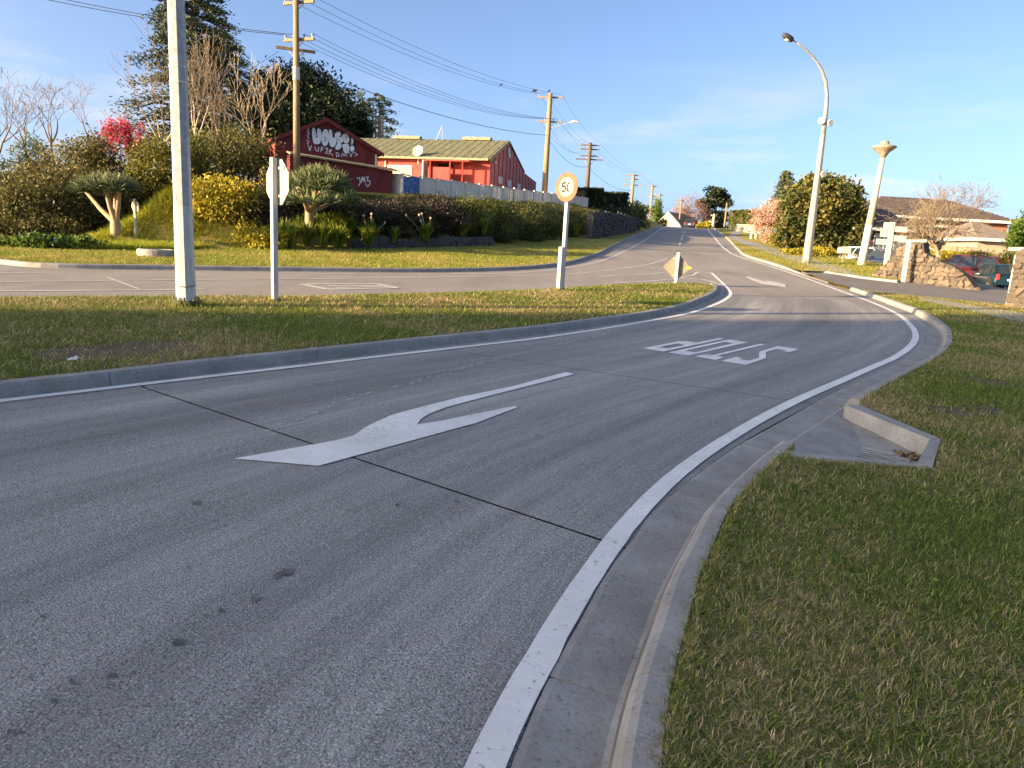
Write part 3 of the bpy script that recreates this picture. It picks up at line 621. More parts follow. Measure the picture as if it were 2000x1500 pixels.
MB().lathe((b.x, b.y+.06, at(262, 403, Yb).z), [(.26, 0), (.26, .012)], 24, (-.5, -.85, 0)).build('sign_plate', M_lichen, t)
b = base3(109, 487, .1, hz); t = thing('marker_peg', 'small white peg with red band among low leafy plants', 'peg', b)
MB().tube([b, b+UP*.42], .045, 8).build('peg', M_white, t); MB().tube([b+UP*.1, b+UP*.24], .047, 8).build('red_band', pm('red_band', (.55, .07, .05), (.62, .1, .07), 5, .6, .05), t)
b = base3(307, 501, .1, hz); t = thing('concrete_ring', 'low round concrete ring lying at the verge edge', 'concrete ring', b)
MB().lathe(b, [(.30, -.1), (.62, -.1), (.64, .20), (.60, .25), (.50, .25), (.48, .1), (.3, .08)], 28).build('ring', M_conc2, t)
b = base3(140, 706, .13); t = thing('litter', 'crumpled white paper scrap on the island lawn', 'litter', b)
MB().face([b+Vector(p) for p in ((-.06, 0, .02), (.05, .03, .035), (.09, .05, .02), (.02, .06, .05))]).face([b+Vector(p) for p in ((-.06, 0, .02), (-.02, -.03, .015), (.06, .0, .02), (.05, .03, .035))]).build('scrap', M_white, t)
# ---- curved street lamp
b = base3(1575, 514, .12, hz); Yb = b.y
t = thing('street_lamp', 'tall pale street lamp with curved arm reaching over the road', 'street lamp', b)
P = [at(x, y, Yb) for x, y in ((1611, 235), (1614, 205), (1615, 185), (1612, 160), (1604, 138), (1592, 120), (1577, 104), (1560, 90), (1545, 82))]
pw = 14/1387*Yb; knee = P[0]
MB().tube([b-UP*.3, Vector((b.x, b.y, knee.z*.0+at(1606, 262, Yb).z))], [pw*.62, pw*.34], 10).build('pole', M_galv.copy() if False else pm('lamp_pole_steel', (.24, .228, .205), (.32, .305, .275), 6, .5, .1, metal=.2), t)
dx = Vector((b.x, b.y, 0)); zt_ = at(1606, 262, Yb).z
P = [Vector((b.x, b.y, zt_-.1))]+[Vector((p.x-(P[0].x-b.x), b.y-(P[0].x-p.x)*.12, p.z)) for p in P]
MB().tube(P, [pw*.33]+[pw*.31-.012*i for i in range(len(P)-1)], 8).build('arm', MATS['lamp_pole_steel'], t, True)
e = P[-1]; d = (P[-1]-P[-2]).normalized(); u, v = frame(d)
MB().tube([e, e+d*.08, e+d*.5, e+d*.72], [.06, .15, .17, .07], 10).build('lamp_head', M_dark, t, True)
MB().tube([e+d*.2-UP*.10, e+d*.5-UP*.12], [.10, .10], 8).build('lens', pm('lamp_lens', (.5, .48, .42), (.6, .58, .5), 5, .3, .05), t, True)
for py_, s in ((240, 1), (237, -1), (340, 1)):
    z = at(1600, py_, Yb).z; f = (z-b.z)/(zt_-b.z); MB().lathe((b.x+s*pw*.55, b.y-.15, z), [(.17, 0), (.20, .03), (.17, .08)], 14, (.3*s, -.9, 0)).build('white_disc', M_white, t)
# ---- saucer lamp
b = base3(1682, 518, .12, hz); Yb = b.y; zt_ = at(1714, 306, Yb).z
t = thing('saucer_lamp', 'white post lamp topped by a brown flying saucer shade', 'street lamp', b)
lean = Vector((.35, 0, 0)); tp = Vector((b.x, b.y, zt_))+lean; md = b.lerp(tp, .38)
M_sau = pm('saucer_bronze', (.30, .25, .17), (.42, .36, .26), 6, .45, .1, metal=.3)
MB().tube([b-UP*.2, md], [.24, .21], 10).build('post_foot', M_white, t, True); MB().tube([md, tp], [.208, .13], 10).build('post', pm('lamp_post_cream', (.50, .40, .26), (.62, .52, .37), 4, .6, .15, stretch=(2, 2, .3)), t, True)
k = 21.5/1387*Yb
MB().lathe(tp-UP*.05, [(.12, 0), (.2, .12), (.32, .3), (.55, .48), (k, .58), (k*.98, .63), (k*.5, .72), (.24, .76), (.24, .86), (.16, .95), (.05, .98)], 28).build('saucer_shade', M_sau, t, True)
# ---- finger post sign, letter boxes
M_board = pm('cream_board', (.50, .46, .37), (.60, .55, .46), 5, .6, .1)
b = base3(1727, 541, .12, hz); Yb = b.y; tz = at(1742, 434, Yb).z
t = thing('finger_post', 'cream post with staggered blank finger boards beside the stone wall', 'signpost', b)
MB().abox((b.x, b.y, (b.z-.2+tz)/2), .20, .14, tz-b.z+.2).build('post', M_board, t)
for py_, s, l in ((440, -1, .30), (447, 1, .62), (458, -1, .40), (465, 1, .66), (473, -1, .55)):
    z = at(1738, py_, Yb).z; MB().abox((b.x+s*(.1+l/2), b.y-.02, z), l, .05, .26).build('finger_board', M_board, t)
b = base3(1646, 512, .12, hz); t = thing('letter_box', 'tan letter box on a thin post in front of white car', 'letter box', b)
z = at(1647, 493, b.y).z; MB().abox((b.x, b.y, (b.z+z)/2-.1), .12, .12, z-b.z+.2).build('post', M_wood, t); MB().prism([(b.x-.32, b.y-.2, z-.05), (b.x+.32, b.y-.2, z-.05), (b.x+.32, b.y-.2, z+.28), (b.x, b.y-.2, z+.36), (b.x-.32, b.y-.2, z+.28)], (0, .45, 0)).build('box', M_board, t)
for px_, lab in ((1466, 'white letter box, left of the pair beside the footpath'), (1475, 'white letter box, right of the pair beside the footpath')):
    b = base3(px_, 467, .12, hz); t = thing('letter_box', lab, 'letter box', b, 'pair of white letter boxes'); s = b.y/1387
    MB().abox((b.x, b.y, b.z+.4), .16, .16, 1.1).build('post', M_white, t); MB().prism([(b.x-.26, b.y-.3, b.z+.85), (b.x+.26, b.y-.3, b.z+.85), (b.x+.26, b.y-.3, b.z+1.15), (b.x, b.y-.3, b.z+1.3), (b.x-.26, b.y-.3, b.z+1.15)], (0, .6, 0)).build('box', M_white, t)
# ---- power poles and wires
def pole(name, label, px_, ytop, Y, wpx, arms, mat, amat=None, rot=.24, base=None, band=None, dz=0):
    p = at(px_, ytop, Y); gz = float(hz(p.x, p.y)) if base is None else base
    b = Vector((p.x, p.y, gz)); t = thing(name, label, 'power pole', b, 'power poles along the hill road'); r = wpx/1387*Y/2
    sh = MB().tube([b-UP*.4, Vector((p.x, p.y, p.z))], [r*1.15, r*.8], 8).build('pole_shaft', mat, t, True)
    ends = []
    for ypx, half, ins, rr in arms:
        z = at(px_, ypx, Y).z; d = Vector((math.cos(rr), -math.sin(rr), 0)); c = Vector((p.x, p.y, z))-Vector((d.y, -d.x, 0))*(r+.05)
        a = MB().box(c, d*half, Vector((d.y, -d.x, 0))*.055, UP*.07).build('crossarm', amat or mat, t)
        es = []
        for f in ins:
            q = c+d*half*f+UP*.07; MB().lathe(q, [(.025, 0), (.025, .08), (.07, .10), (.06, .16), (.035, .2)], 8).build('insulator', M_ins, a); es.append(q+UP*.2)
        for s in (-1, 1): MB().tube([c+d*half*.45*s, Vector((p.x, p.y, z-half*.55))], .022, 4).build('brace', M_bare, a)
        ends.append(es)
    if band:
        z0, z1 = at(px_, band[1], Y).z, at(px_, band[0], Y).z; MB().tube([Vector((p.x, p.y, z0)), Vector((p.x, p.y, z1))], [r*1.04]*2, 8).build('white_band', M_white, t)
    return t, ends, Vector((p.x, p.y, p.z)), r
WG = 'overhead wires strung along the hill road'
def wire(a, b, sag, label, r=.011, n=14, group=WG):
    a = Vector(a); b = Vector(b); P = [a.lerp(b, k/n)-UP*sag*4*(k/n)*(1-k/n) for k in range(n+1)]
    o = MB().tube(P, r, 4).build('power_line', M_wire, None); return tag(o, label, 'wire', group)
A, eA, tA, rA = pole('power_pole', 'brown timber power pole with white band in front of graffiti shed', 578, -14, 40, 12.5, [(2, .95, (-.9, 0, .9), .35), (75, .95, (-.9, -.35, .35, .9), .35), (95, 1.0, (), -.35)], M_wood, band=(131, 157))
Bp, eB, tB, rB = pole('power_pole', 'brown timber power pole with small lamp arm behind the white fence', 1075, 183, 70, 10, [(189, 1.15, (-.92, -.3, .92), .15), (237, 1.15, (-.92, -.35, .35, .92), .15)], M_wood)
Cp, eC, tC, rC = pole('power_pole', 'dark power pole with many crossarms above the clipped hedge', 1153, 279, 88, 8, [(283, 1.15, (-.95, -.3, .3, .95), .1), (291, 1.15, (-.95, .95), .1), (304, 1.1, (-.9, .9), .1), (311, 1.6, (-.9, .9), .1)], M_dwood)
Dp, eD, tD, rD = pole('power_pole', 'pale double power pole beyond the clipped hedge', 1238, 340, 118, 5.5, [(342, 1.15, (-.9, 0, .9), .1), (350, 1.1, (-.9, .9), .1), (361, 1.5, (-.9, .9), .1)], M_wood)
Ep, eE, tE, rE = pole('power_pole', 'pole with two crossarms beside green tree at the crest', 1275, 361, 135, 4.5, [(364, 1.1, (-.9, .9), .1), (383, 1.1, (-.9, .9), .1)], M_wood)
Fp, eF, tF, rF = pole('power_pole', 'slim pole with short crossarm right of green tree at the crest', 1289, 378, 150, 3.6, [(381, .9, (-.9, .9), .1)], M_wood)
pole('power_pole', 'leaning pale pole in front of the pink bare tree', 1331, 390, 128, 3.2, [(391, .8, (-.9, .9), .1)], M_wood)
pole('power_pole', 'short cream pole with two crossarms at the top of the road', 1395, 418, 122, 4.8, [(421, .5, (-.9, .9), .1), (433, .7, (-.9, .9), .1)], M_board)
pole('power_pole', 'plain tan pole rising from the far green hedge', 1420, 396, 130, 3.6, [], M_wood)
# lamp arm on pole B
q = Vector((tB.x, tB.y, at(1072, 252, 70).z)); d = Vector((.95, -.3, 0)); MB().tube([q, q+d*1.2+UP*.35, q+d*2.2+UP*.62], .04, 6).build('lamp_arm', M_galv, Bp); MB().tube([q+d*2.1+UP*.6, q+d*2.35+UP*.66, q+d*2.85+UP*.64], [.06, .12, .06], 8).build('lamp_head', M_bare, Bp)
for i, j in ((0, 0), (1, 1), (2, 2)): wire(eA[0][i], eB[0][j], .75, 'upper dark power wire between graffiti shed pole and fence pole')
for i in range(4): wire(eA[1][i], eB[1][i], .95, 'lower dark power wire between graffiti shed pole and fence pole')
wire(Vector((tA.x, tA.y, at(590, 125, 40).z)), Vector((tB.x, tB.y, at(1065, 264, 70).z)), .7, 'lowest single black cable from graffiti shed pole to fence pole', .02)
for i, j in ((0, 0), (1, 1), (2, 3)): wire(eB[0][i], eC[0][j], .5, 'upper dark power wire between fence pole and hedge pole')
for i in (0, 1, 3): wire(eB[1][i], eC[2][0 if i < 2 else 1], .9, 'lower dark power wire between fence pole and hedge pole')
wire(Vector((tB.x, tB.y, at(1067, 270, 70).z)), Vector((tC.x, tC.y, at(1148, 325, 88).z)), .9, 'lowest black cable between fence pole and hedge pole', .02)
for i, j in ((0, 0), (1, 1), (3, 2)): wire(eC[0][i], eD[0][j], .5, 'thin power wire between hedge pole and pale double pole')
wire(Vector((tC.x, tC.y, at(1152, 328, 88).z)), Vector((tD.x, tD.y, at(1237, 372, 118).z)), .8, 'low cable between hedge pole and pale double pole', .02)
for i, j in ((0, 0), (2, 1)): wire(eD[0][i], eE[0][j], .5, 'distant power wire beyond the pale double pole')
for px_, py_ in ((135, -4), (166, -6)): wire(eA[1][0 if px_ < 150 else 1], at(px_-160, py_-22, 38), .25, 'dark wire crossing the sky left of graffiti shed pole', .015)
for k, (x0, y0) in enumerate(((545, 100), (556, 112), (566, 122), (580, 132))):
    wire(at(x0, y0, 40), at(215+k*15, 292+k*6, 34), .1, 'pale service wire slanting down left behind the mast', .011)
# birds on the upper wire
M_bird = pm('bird_feathers', (.02, .02, .022), (.05, .05, .05), 9, .7, .1)
for k, (f, w_) in enumerate(((.905, 1), (.915, 1), (.922, 1), (.91, 2), (.76, 0))):
    a, b2 = Vector(eA[0][w_]), Vector(eB[0][w_]); p = a.lerp(b2, f)-UP*.75*4*f*(1-f); p.z += .1
    o = MB().tube([p+Vector((-.14, 0, -.06)), p+Vector((-.05, 0, 0)), p+Vector((.04, 0, .06)), p+Vector((.09, 0, .13)), p+Vector((.15, 0, .13))], [.015, .06, .065, .045, .008], 7).build('bird', M_bird, None, True)
    tag(o, 'small dark bird apart from the others, further left on the wire' if k == 4 else 'small dark bird perched in a row on the upper wires', 'bird', None if k == 4 else 'birds on the wire')
# ================================================================== buildings
M_red = pm('red_paint_boards', (.30, .035, .028), (.42, .06, .045), 2.2, .7, .25, stretch=(1, 1, .4)); M_red2 = pm('skylit_red_boards', (.33, .075, .07), (.44, .13, .12), 2.2, .7, .25, stretch=(1, 1, .3)); M_dred = pm('shaded_red_boards', (.10, .012, .015), (.15, .022, .025), 1.8, .7, .25, stretch=(1, 1, .4))  # shed red darkened for shade, gable-end red paled for skylight
M_groof = pm('mossy_green_roof', (.10, .105, .055), (.18, .175, .10), 1.1, .75, .3, stretch=(3, 1, 1)); M_moss = pm('mossy_trim', (.20, .17, .10), (.38, .32, .2), 5, .8, .3); M_trim = pm('cream_trim', (.55, .48, .36), (.68, .61, .48), 6, .65, .15)
M_fence = pm('weathered_fence_boards', (.50, .455, .38), (.74, .69, .60), 3.5, .75, .35, stretch=(5, 5, .5)); M_blue = pm('blue_mural_boards', (.03, .10, .30), (.22, .30, .45), 6, .7, .2, lo=.45, hi=.72)
M_glass = glassm('window_glass', (.10, .10, .09), .06); M_tanpane = glassm('tan_window_pane', (.42, .36, .24), .2)  # facade window panes take a plain tan colour
def ppt(px_, py_, A, B):                              # sight line onto the upright plane through A and B
    d = ray(px_, py_); A = Vector(A); B = Vector(B); nx, ny = (B.y-A.y), -(B.x-A.x)
    k = (A.x*nx+A.y*ny)/(d[0]*nx+d[1]*ny); return Vector((d[0]*k, d[1]*k, CZ+d[2]*k))
# ---- long red building
e2 = Vector((.24, .97, 0)).normalized(); e1 = Vector((-.97, .24, 0)).normalized()
c0 = at(958, 309, 67); zg = float(hz(c0.x, c0.y)); ze = c0.z; LEN = 22.
ap_ = ppt(993, 276, c0, c0+e2); SA = (ap_-c0).dot(e2); zr = ap_.z; bk_ = ppt(1023, 337, c0, c0+e2); SB = (bk_-c0).dot(e2); zB = bk_.z; en_ = ppt(1047, 356, c0, c0+e2); SC = (en_-c0).dot(e2); zC = en_.z
base = Vector((c0.x, c0.y, zg)); t = thing('long_red_building', 'long red building with mossy green roof behind the white fence', 'building', base)
def bp(a, b, z): return Vector((c0.x, c0.y, 0))+e1*a+e2*b+UP*z
m = MB(); m.prism([bp(0, 0, zg-1), bp(0, 0, ze), bp(0, SA, zr-.1), bp(0, SB, zB), bp(0, SB, zg-1)], e1*LEN); m.build('wall', M_red, t)
g = MB().prism([bp(-.03, 0.05, zg-1), bp(-.03, 0.05, ze-.02), bp(-.03, SA, zr-.12), bp(-.03, SB, zB-.02), bp(-.03, SC, zC), bp(-.03, SC, zg-1)], e1*.025).build('gable_wall', M_red2, t)
for k in range(1, 14):
    s = k*SC/14; zt = float(np.interp(s, [0, SA, SB, SC], [ze, zr, zB, zC]))
    MB().box(bp(-.05, s, (zg+zt-.15)/2), e1*.02, e2*.035, UP*(zt-.15-zg)/2).build('batten', M_dred, g)
m = MB().prism([bp(0, SB+.01, zg-1), bp(0, SB+.01, zB-.1), bp(0, SC-.05, zC-.05), bp(0, SC-.05, zg-1)], e1*10); m.build('lean_to', M_red2, t)
rf = MB().prism([bp(-.15, -.55, ze-.15), bp(-.15, SA, zr), bp(-.15, SA, zr+.06), bp(-.15, -.6, ze-.08)], e1*(LEN+.3)).build('roof', M_groof, t)
MB().prism([bp(-.15, SA, zr+.002), bp(-.15, SB, zB+.002), bp(-.15, SB, zB+.06), bp(-.15, SA, zr+.062)], e1*(LEN+.3)).build('roof_back', M_groof, t)
sl_ = (bp(0, SA, zr+.06)-bp(0, -.6, ze-.08)); nn = sl_.cross(e1).normalized(); nn = nn if nn.z > 0 else -nn
for k in range(27): MB().box(bp(.1+k*.8, 0, 0)*0+(bp(.1+k*.8, -.6, ze-.08)+sl_*.5)+nn*.01, e1*.025, sl_*.5, nn*.014).build('roof_rib', M_groof, rf)
for a in (1.8, 9.2, 18): MB().box(bp(a+1.4, SA, zr+.17), e1*1.45, e2*.35, UP*.14).build('ridge_vent', M_moss, rf)
MB().box(bp(LEN/2, -.66, ze-.2), e1*(LEN/2), e2*.07, UP*.09).build('gutter', M_moss, t)
MB().box(bp(-.17, SA/2-.27, (ze+zr)/2-.16), e1*.03, (bp(0, SA, zr)-bp(0, -.55, ze-.15))*.5, nn*.09).build('bargeboard', M_moss, t)
def facade(px_, py_): return ppt(px_, py_, bp(0, 0, 0), bp(5, 0, 0))
def quadbox(name, p, d, mat, parent, th):             # pixel rectangle on the facade pushed out by th
    P = [facade(*q)-e2*d for q in p]; return MB().prism(P, -e2*th).build(name, mat, parent)
wd = quadbox('window', [(757, 322), (805, 323), (805, 347), (757, 347)], .0, M_trim, t, .06)
for a, b_ in ((760, 779), (782, 802)): quadbox('pane', [(a, 325), (b_, 326), (b_, 346), (a, 345)], .061, M_tanpane, wd, .01)
pc = MB().box((facade(846, 317)+facade(922, 317))/2-e2*.8, e1*2.1, e2*.75, UP*.07).build('porch_roof', M_red, t)
for x in (851, 889, 913): q = facade(x, 318)-e2*1.4; MB().box((q.x, q.y, (zg+q.z)/2), (.06, 0, 0), (0, .06, 0), UP*(q.z-zg)/2).build('porch_post', M_red, t)
q1, q2 = facade(846, 329)-e2*1.3, facade(889, 330)-e2*1.3; MB().prism([(q1.x, q1.y, zg), (q2.x, q2.y, zg), (q2.x, q2.y, q2.z), (q1.x, q1.y, q1.z)], e2*.06).build('porch_screen', M_red, t)
q = facade(836, 350)-e2*.75; MB().box((q.x, q.y, (zg+ze-.4)/2), e1*.05, e2*.7, UP*(ze-.5-zg)/2).build('porch_side', M_fence, t)
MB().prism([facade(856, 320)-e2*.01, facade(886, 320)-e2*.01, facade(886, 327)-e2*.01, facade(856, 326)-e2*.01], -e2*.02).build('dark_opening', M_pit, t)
MB().tube([facade(754, 314)-e2*.12, facade(752, 352)-e2*.12], .06, 8).build('downpipe', M_trim, t)
def gab(px_, py_): return ppt(px_, py_, bp(0, 0, 0), bp(0, 5, 0))-e1*.06
for p in ([(991, 289), (995, 290), (996, 309), (992, 308)], [(972, 344), (979, 346), (979, 360), (972, 358)], [(990, 352), (997, 353), (997, 366), (990, 365)], [(1009, 358), (1015, 359), (1015, 369), (1009, 368)]):
    wo = MB().prism([gab(*q) for q in p], -e1*.04).build('window', M_white, t)
MB().lathe(gab(963, 317), [(.05, 0), (.16, .1), (.16, .25), (.08, .3)], 12, (.9, -.3, 0)).build('flood_light', M_white, t)
# satellite dish on the gutter, thin mast on the ridge
q = facade(819, 309)-e2*.3; d_ = thing('satellite_dish', 'grey mesh satellite dish on the green roof edge', 'satellite dish', q-UP*.5)
MB().lathe(q+UP*.55, [(.02, -.12), (.25, -.08), (.45, .02), (.53, .12), (.51, .12), (.4, .03), (.2, -.05)], 20, (-.35, -.85, .35)).build('dish', M_bare, d_, True); MB().tube([q-UP*.55, q+UP*.5], .04, 6).build('stand', M_bare, d_); MB().tube([q+UP*.5, q+UP*.75+Vector((-.6, -.35, .2))], .02, 5).build('feed_arm', M_bare, d_)
q = at(848, 273, 74); d_ = thing('aerial', 'thin white aerial mast leaning above the green roof', 'aerial', q); MB().tube([q-UP*.5, q+Vector((.75, 0, 1.35))], .04, 5).build('mast', M_white, d_); MB().tube([q+Vector((.78, 0, 1.4)), q+Vector((.80, 0, -.4))], .012, 4).build('stay', M_bare, d_)
# ---- shed with graffiti
gd_ = Vector((.89, .45, 0)).normalized(); gn = Vector((.45, -.89, 0)).normalized(); A0 = at(539, 380, 44); A0.z = 0; B0 = A0+gd_*6.4
def sh(px_, py_, off=0.): p = ppt(px_, py_, A0, B0); return p+gn*off
zb = float(hz(A0.x, A0.y))-.6; zl = sh(539, 272).z; za = sh(637, 236).z; zr2 = sh(738, 299).z; B1 = sh(738, 299); am = sh(637, 236)
base = Vector((am.x, am.y, zb)); t = thing('red_shed', 'dark red gabled shed with white bubble graffiti on its end wall', 'building', base)
P = [Vector((A0.x, A0.y, zb)), Vector((A0.x, A0.y, zl)), am, Vector((B1.x, B1.y, zr2)), Vector((B1.x, B1.y, zb))]
MB().prism(P, -gn*9).build('gable_wall', M_dred, t)
MB().prism([P[0]-gd_*.03-gn*.05, P[1]-gd_*.03-gn*.05, P[1]-gd_*.03-gn*9, P[0]-gd_*.03-gn*9], gd_*.028).build('side_wall', M_red, t)
for a, b_ in ((P[1], am), (am, P[3])):
    d = (b_-a); e = d.normalized()*.35; a2, b2 = (a-e, b_) if b_ is am else (a, b_+e)
    MB().prism([a2+gn*.25+UP*.02, b2+gn*.25+UP*.02, b2+gn*.25+UP*.14, a2+gn*.25+UP*.14], -gn*9.4).build('roof', M_dred, t)
    MB().prism([a2+gn*.28-UP*.08, b2+gn*.28-UP*.08, b2+gn*.28+UP*.16, a2+gn*.28+UP*.16], -gn*.03).build('bargeboard', M_dred, t)
MB().box((P[3]+P[4])/2+gn*.02-gd_*.12+UP*.35, gd_*.06, gn*.03, UP*((zr2-zb)/2-.45)).build('corner_board', M_trim, t)
l0, l1 = sh(560, 304, 1.1), sh(757, 336, 1.1); L0 = sh(560, 296), sh(757, 328)
MB().prism([(l0.x, l0.y, zb), (l1.x, l1.y, zb), l1, l0], -gn*1.1).build('lean_to', M_dred, t)
MB().prism([l0+gn*.2-UP*.03, l1+gn*.2+gd_*.25-UP*.03, l1+gn*.2+gd_*.25+UP*.06, l0+gn*.2+UP*.06], -gn*1.32+UP*.22).build('lean_to_roof', M_moss, t)
for k in range(1, 7): q = A0+gd_*(6.4*k/7); MB().box((q.x, q.y, (zb+zl)/2+.3), gd_*.012, gn*.012, UP*(zl-zb)/2*.95).build('board_seam', M_pit, t)
for z in (zl-.45, zl-1.35): MB().box(Vector((A0.x, A0.y, z))+gd_*3.2+gn*.012, gd_*3.2, gn*.01, UP*.012).build('board_seam', M_dred, t)
M_gb = pm('graffiti_black', (.012, .014, .022), (.03, .03, .045), 6, .6, .05); M_gw = pm('graffiti_white', (.58, .62, .70), (.72, .76, .82), 6, .6, .05)
def GP(pts, off): return [sh(500+x/6.667, 220+y/6.667, off) for x, y in pts]
def smoothp(pts, k=4):
    P_ = np.array(pts, float); n = len(P_); out = []
    for i in range(n):
        a, b_, c_, d = P_[i-1], P_[i], P_[(i+1) % n], P_[(i+2) % n]
        for j in range(k): s = j/k; out.append(tuple(.5*(2*b_+(c_-a)*s+(2*a-5*b_+4*c_-d)*s*s+(3*b_-a-3*c_+d)*s**3)))
    return out
gr = MB().face(GP(smoothp([(705, 190), (820, 190), (1000, 215), (1120, 250), (1210, 290), (1260, 330), (1290, 370), (1280, 500), (1220, 535), (1130, 520), (1020, 480), (880, 440), (790, 420), (720, 370)]), .012)).build('graffiti', M_gb, t)
for pts in ([(730, 215), (765, 205), (785, 300), (800, 215), (825, 210), (845, 240), (850, 330), (830, 400), (780, 410), (742, 380)],
            [(865, 260), (890, 220), (925, 225), (945, 280), (945, 370), (915, 430), (875, 425), (852, 370), (853, 300)],
            [(950, 230), (985, 235), (1000, 330), (1030, 310), (1045, 350), (1040, 410), (1005, 450), (965, 430), (950, 350)],
            [(1025, 280), (1085, 245), (1105, 290), (1075, 315), (1120, 320), (1135, 375), (1100, 405), (1120, 430), (1080, 480), (1035, 475), (1040, 430), (1060, 400), (1045, 340)],
            [(1120, 300), (1150, 275), (1195, 290), (1215, 350), (1200, 390), (1160, 400), (1140, 370), (1115, 340)],
            [(1125, 420), (1165, 405), (1205, 415), (1215, 470), (1200, 525), (1150, 520), (1135, 480)],
            [(1240, 335), (1268, 350), (1262, 395), (1240, 420)], [(1228, 445), (1260, 430), (1280, 460), (1268, 500), (1235, 505), (1222, 475)]):
    MB().face(GP(smoothp(pts), .022)).build('bubble_letter', M_gw, gr)
def rib(nm, pts, w_, off, mat, par):
    P_ = GP(pts, off); m = MB()
    for i in range(len(P_)-1):
        d = (P_[i+1]-P_[i]).normalized(); s = d.cross(gn)*w_/2; e = d*w_*.25; m.face([P_[i]-s-e, P_[i]+s-e, P_[i+1]+s+e, P_[i+1]-s+e])
    return m.build(nm, mat, par)
for pts in ([(880, 330), (905, 320), (915, 345), (890, 360), (915, 375)], [(775, 300), (790, 330), (805, 295)], [(1160, 320), (1175, 315), (1170, 345)], [(1060, 345), (1080, 360)], [(1165, 460), (1185, 490)]): rib('letter_line', pts, .035, .028, M_gb, gr)
for pts in ([(680, 425), (700, 500), (722, 430)], [(765, 445), (785, 505), (812, 500), (815, 450)], [(845, 510), (850, 450), (880, 455)], [(848, 480), (872, 480)], [(905, 470), (930, 460), (925, 500), (900, 525), (935, 530)], [(950, 545), (955, 480), (985, 490), (960, 515), (1000, 560)],
            [(1040, 520), (1075, 530), (1080, 565), (1050, 575), (1045, 540)], [(1110, 575), (1125, 530), (1150, 565), (1170, 520), (1185, 570)], [(1215, 520), (1235, 575), (1255, 520)], [(1270, 510), (1320, 550), (1285, 565)], [(665, 200), (690, 215), (668, 250), (695, 262), (670, 300), (690, 340)], [(660, 360), (690, 380), (665, 410)]):
    rib('tag_stroke', pts, .045, .018, M_gw, gr)
def GP2(pts, off): return [p for p in GP(pts, off)]
for pts in ([(1255, 870), (1290, 860), (1300, 930), (1275, 965)], [(1310, 920), (1325, 850), (1335, 910), (1350, 850), (1362, 920)], [(1375, 860), (1400, 850), (1390, 900), (1425, 905), (1420, 950), (1390, 975), (1370, 940)]): rib('tag_stroke', pts, .05, 1.112, M_gw, gr)
# ---- white fence along the terrace edge
def fpt(px_, py_, Y): p = at(px_, py_, Y); return Vector((p.x, p.y, p.z))
FP = [fpt(748, 381, 47), fpt(784, 379, 46.4), fpt(1148, 404, 78)]; FT = [fpt(748, 341, 47), fpt(784, 341, 46.4), fpt(1148, 386, 78)]
t = thing('paling_fence', 'weathered white board fence along the top of the bank', 'fence', FP[0])
plank_me = {}
def fence_run(a, b, ha, hb, npan, mats, npl=8):
    d = b-a; L_ = Vector((d.x, d.y, 0)).length; ed = Vector((d.x, d.y, 0)).normalized(); nrm = Vector((ed.y, -ed.x, 0))
    for i in range(npan):
        f0, f1 = i/npan, (i+1)/npan; p0, p1 = a+d*f0, a+d*f1; h0 = ha+(hb-ha)*f0
        MB().box(p0+UP*(h0*.5-.2)+nrm*.05, ed*.06, nrm*.06, UP*(h0*.5+.28)).build('post', M_fence, t)
        mat = mats(i)
        for k in range(npl):
            w_ = L_/npan/npl; q = p0+(p1-p0)*((k+.5)/npl); hh = h0-.06+rng.normal(0, .015)
            me_k = (round(w_, 2), mat.name)
            MB().box(q+UP*(hh/2), ed*w_*.455, nrm*(.012+rng.random()*.006), UP*hh/2).build('plank', mat, t)
        MB().box((p0+p1)/2+UP*(h0-.02)+nrm*.0, ed*(L_/npan/2), nrm*.05, UP*.035+((p1-p0).z/2/(L_/npan/2))*UP*0).build('top_rail', M_fence, t)
fence_run(FP[0], FP[1], FT[0].z-FP[0].z, FT[1].z-FP[1].z, 1, lambda i: M_fence, 9)
fence_run(FP[1], FP[2], FT[1].z-FP[1].z, FT[2].z-FP[2].z-.05, 17, lambda i: M_blue if i == 0 else M_fence, 8)
# ---- stone walls
import bmesh
M_stone = pm('warm_field_stone', (.095, .074, .052), (.18, .142, .102), 6, .9, .5, bscale=25); M_stone2 = pm('dark_field_stone', (.06, .049, .038), (.12, .095, .07), 6, .9, .5, bscale=25); M_mortar = pm('dark_mortar', (.05, .04, .03), (.09, .07, .052), 9, .95, .5); M_basalt = pm('dark_basalt', (.035, .033, .034), (.085, .08, .08), 5, .9, .5)  # mortar is a darker brown than the stones
stone_me = []
for i in range(7):
    bm = bmesh.new(); p = rng.normal(size=(22, 3)); p /= np.linalg.norm(p, axis=1)[:, None]; p = np.sign(p)*np.abs(p)**.6*np.array([.62, .45, .5])
    vs = [bm.verts.new(q) for q in p]; r_ = bmesh.ops.convex_hull(bm, input=vs); bmesh.ops.delete(bm, geom=[v for v in bm.verts if not v.link_faces], context='VERTS')
    for mt in (M_stone, M_stone2):
        me = bpy.data.meshes.new('stone'); bm.to_mesh(me); me.materials.append(mt); stone_me.append(me)
    bm.free()
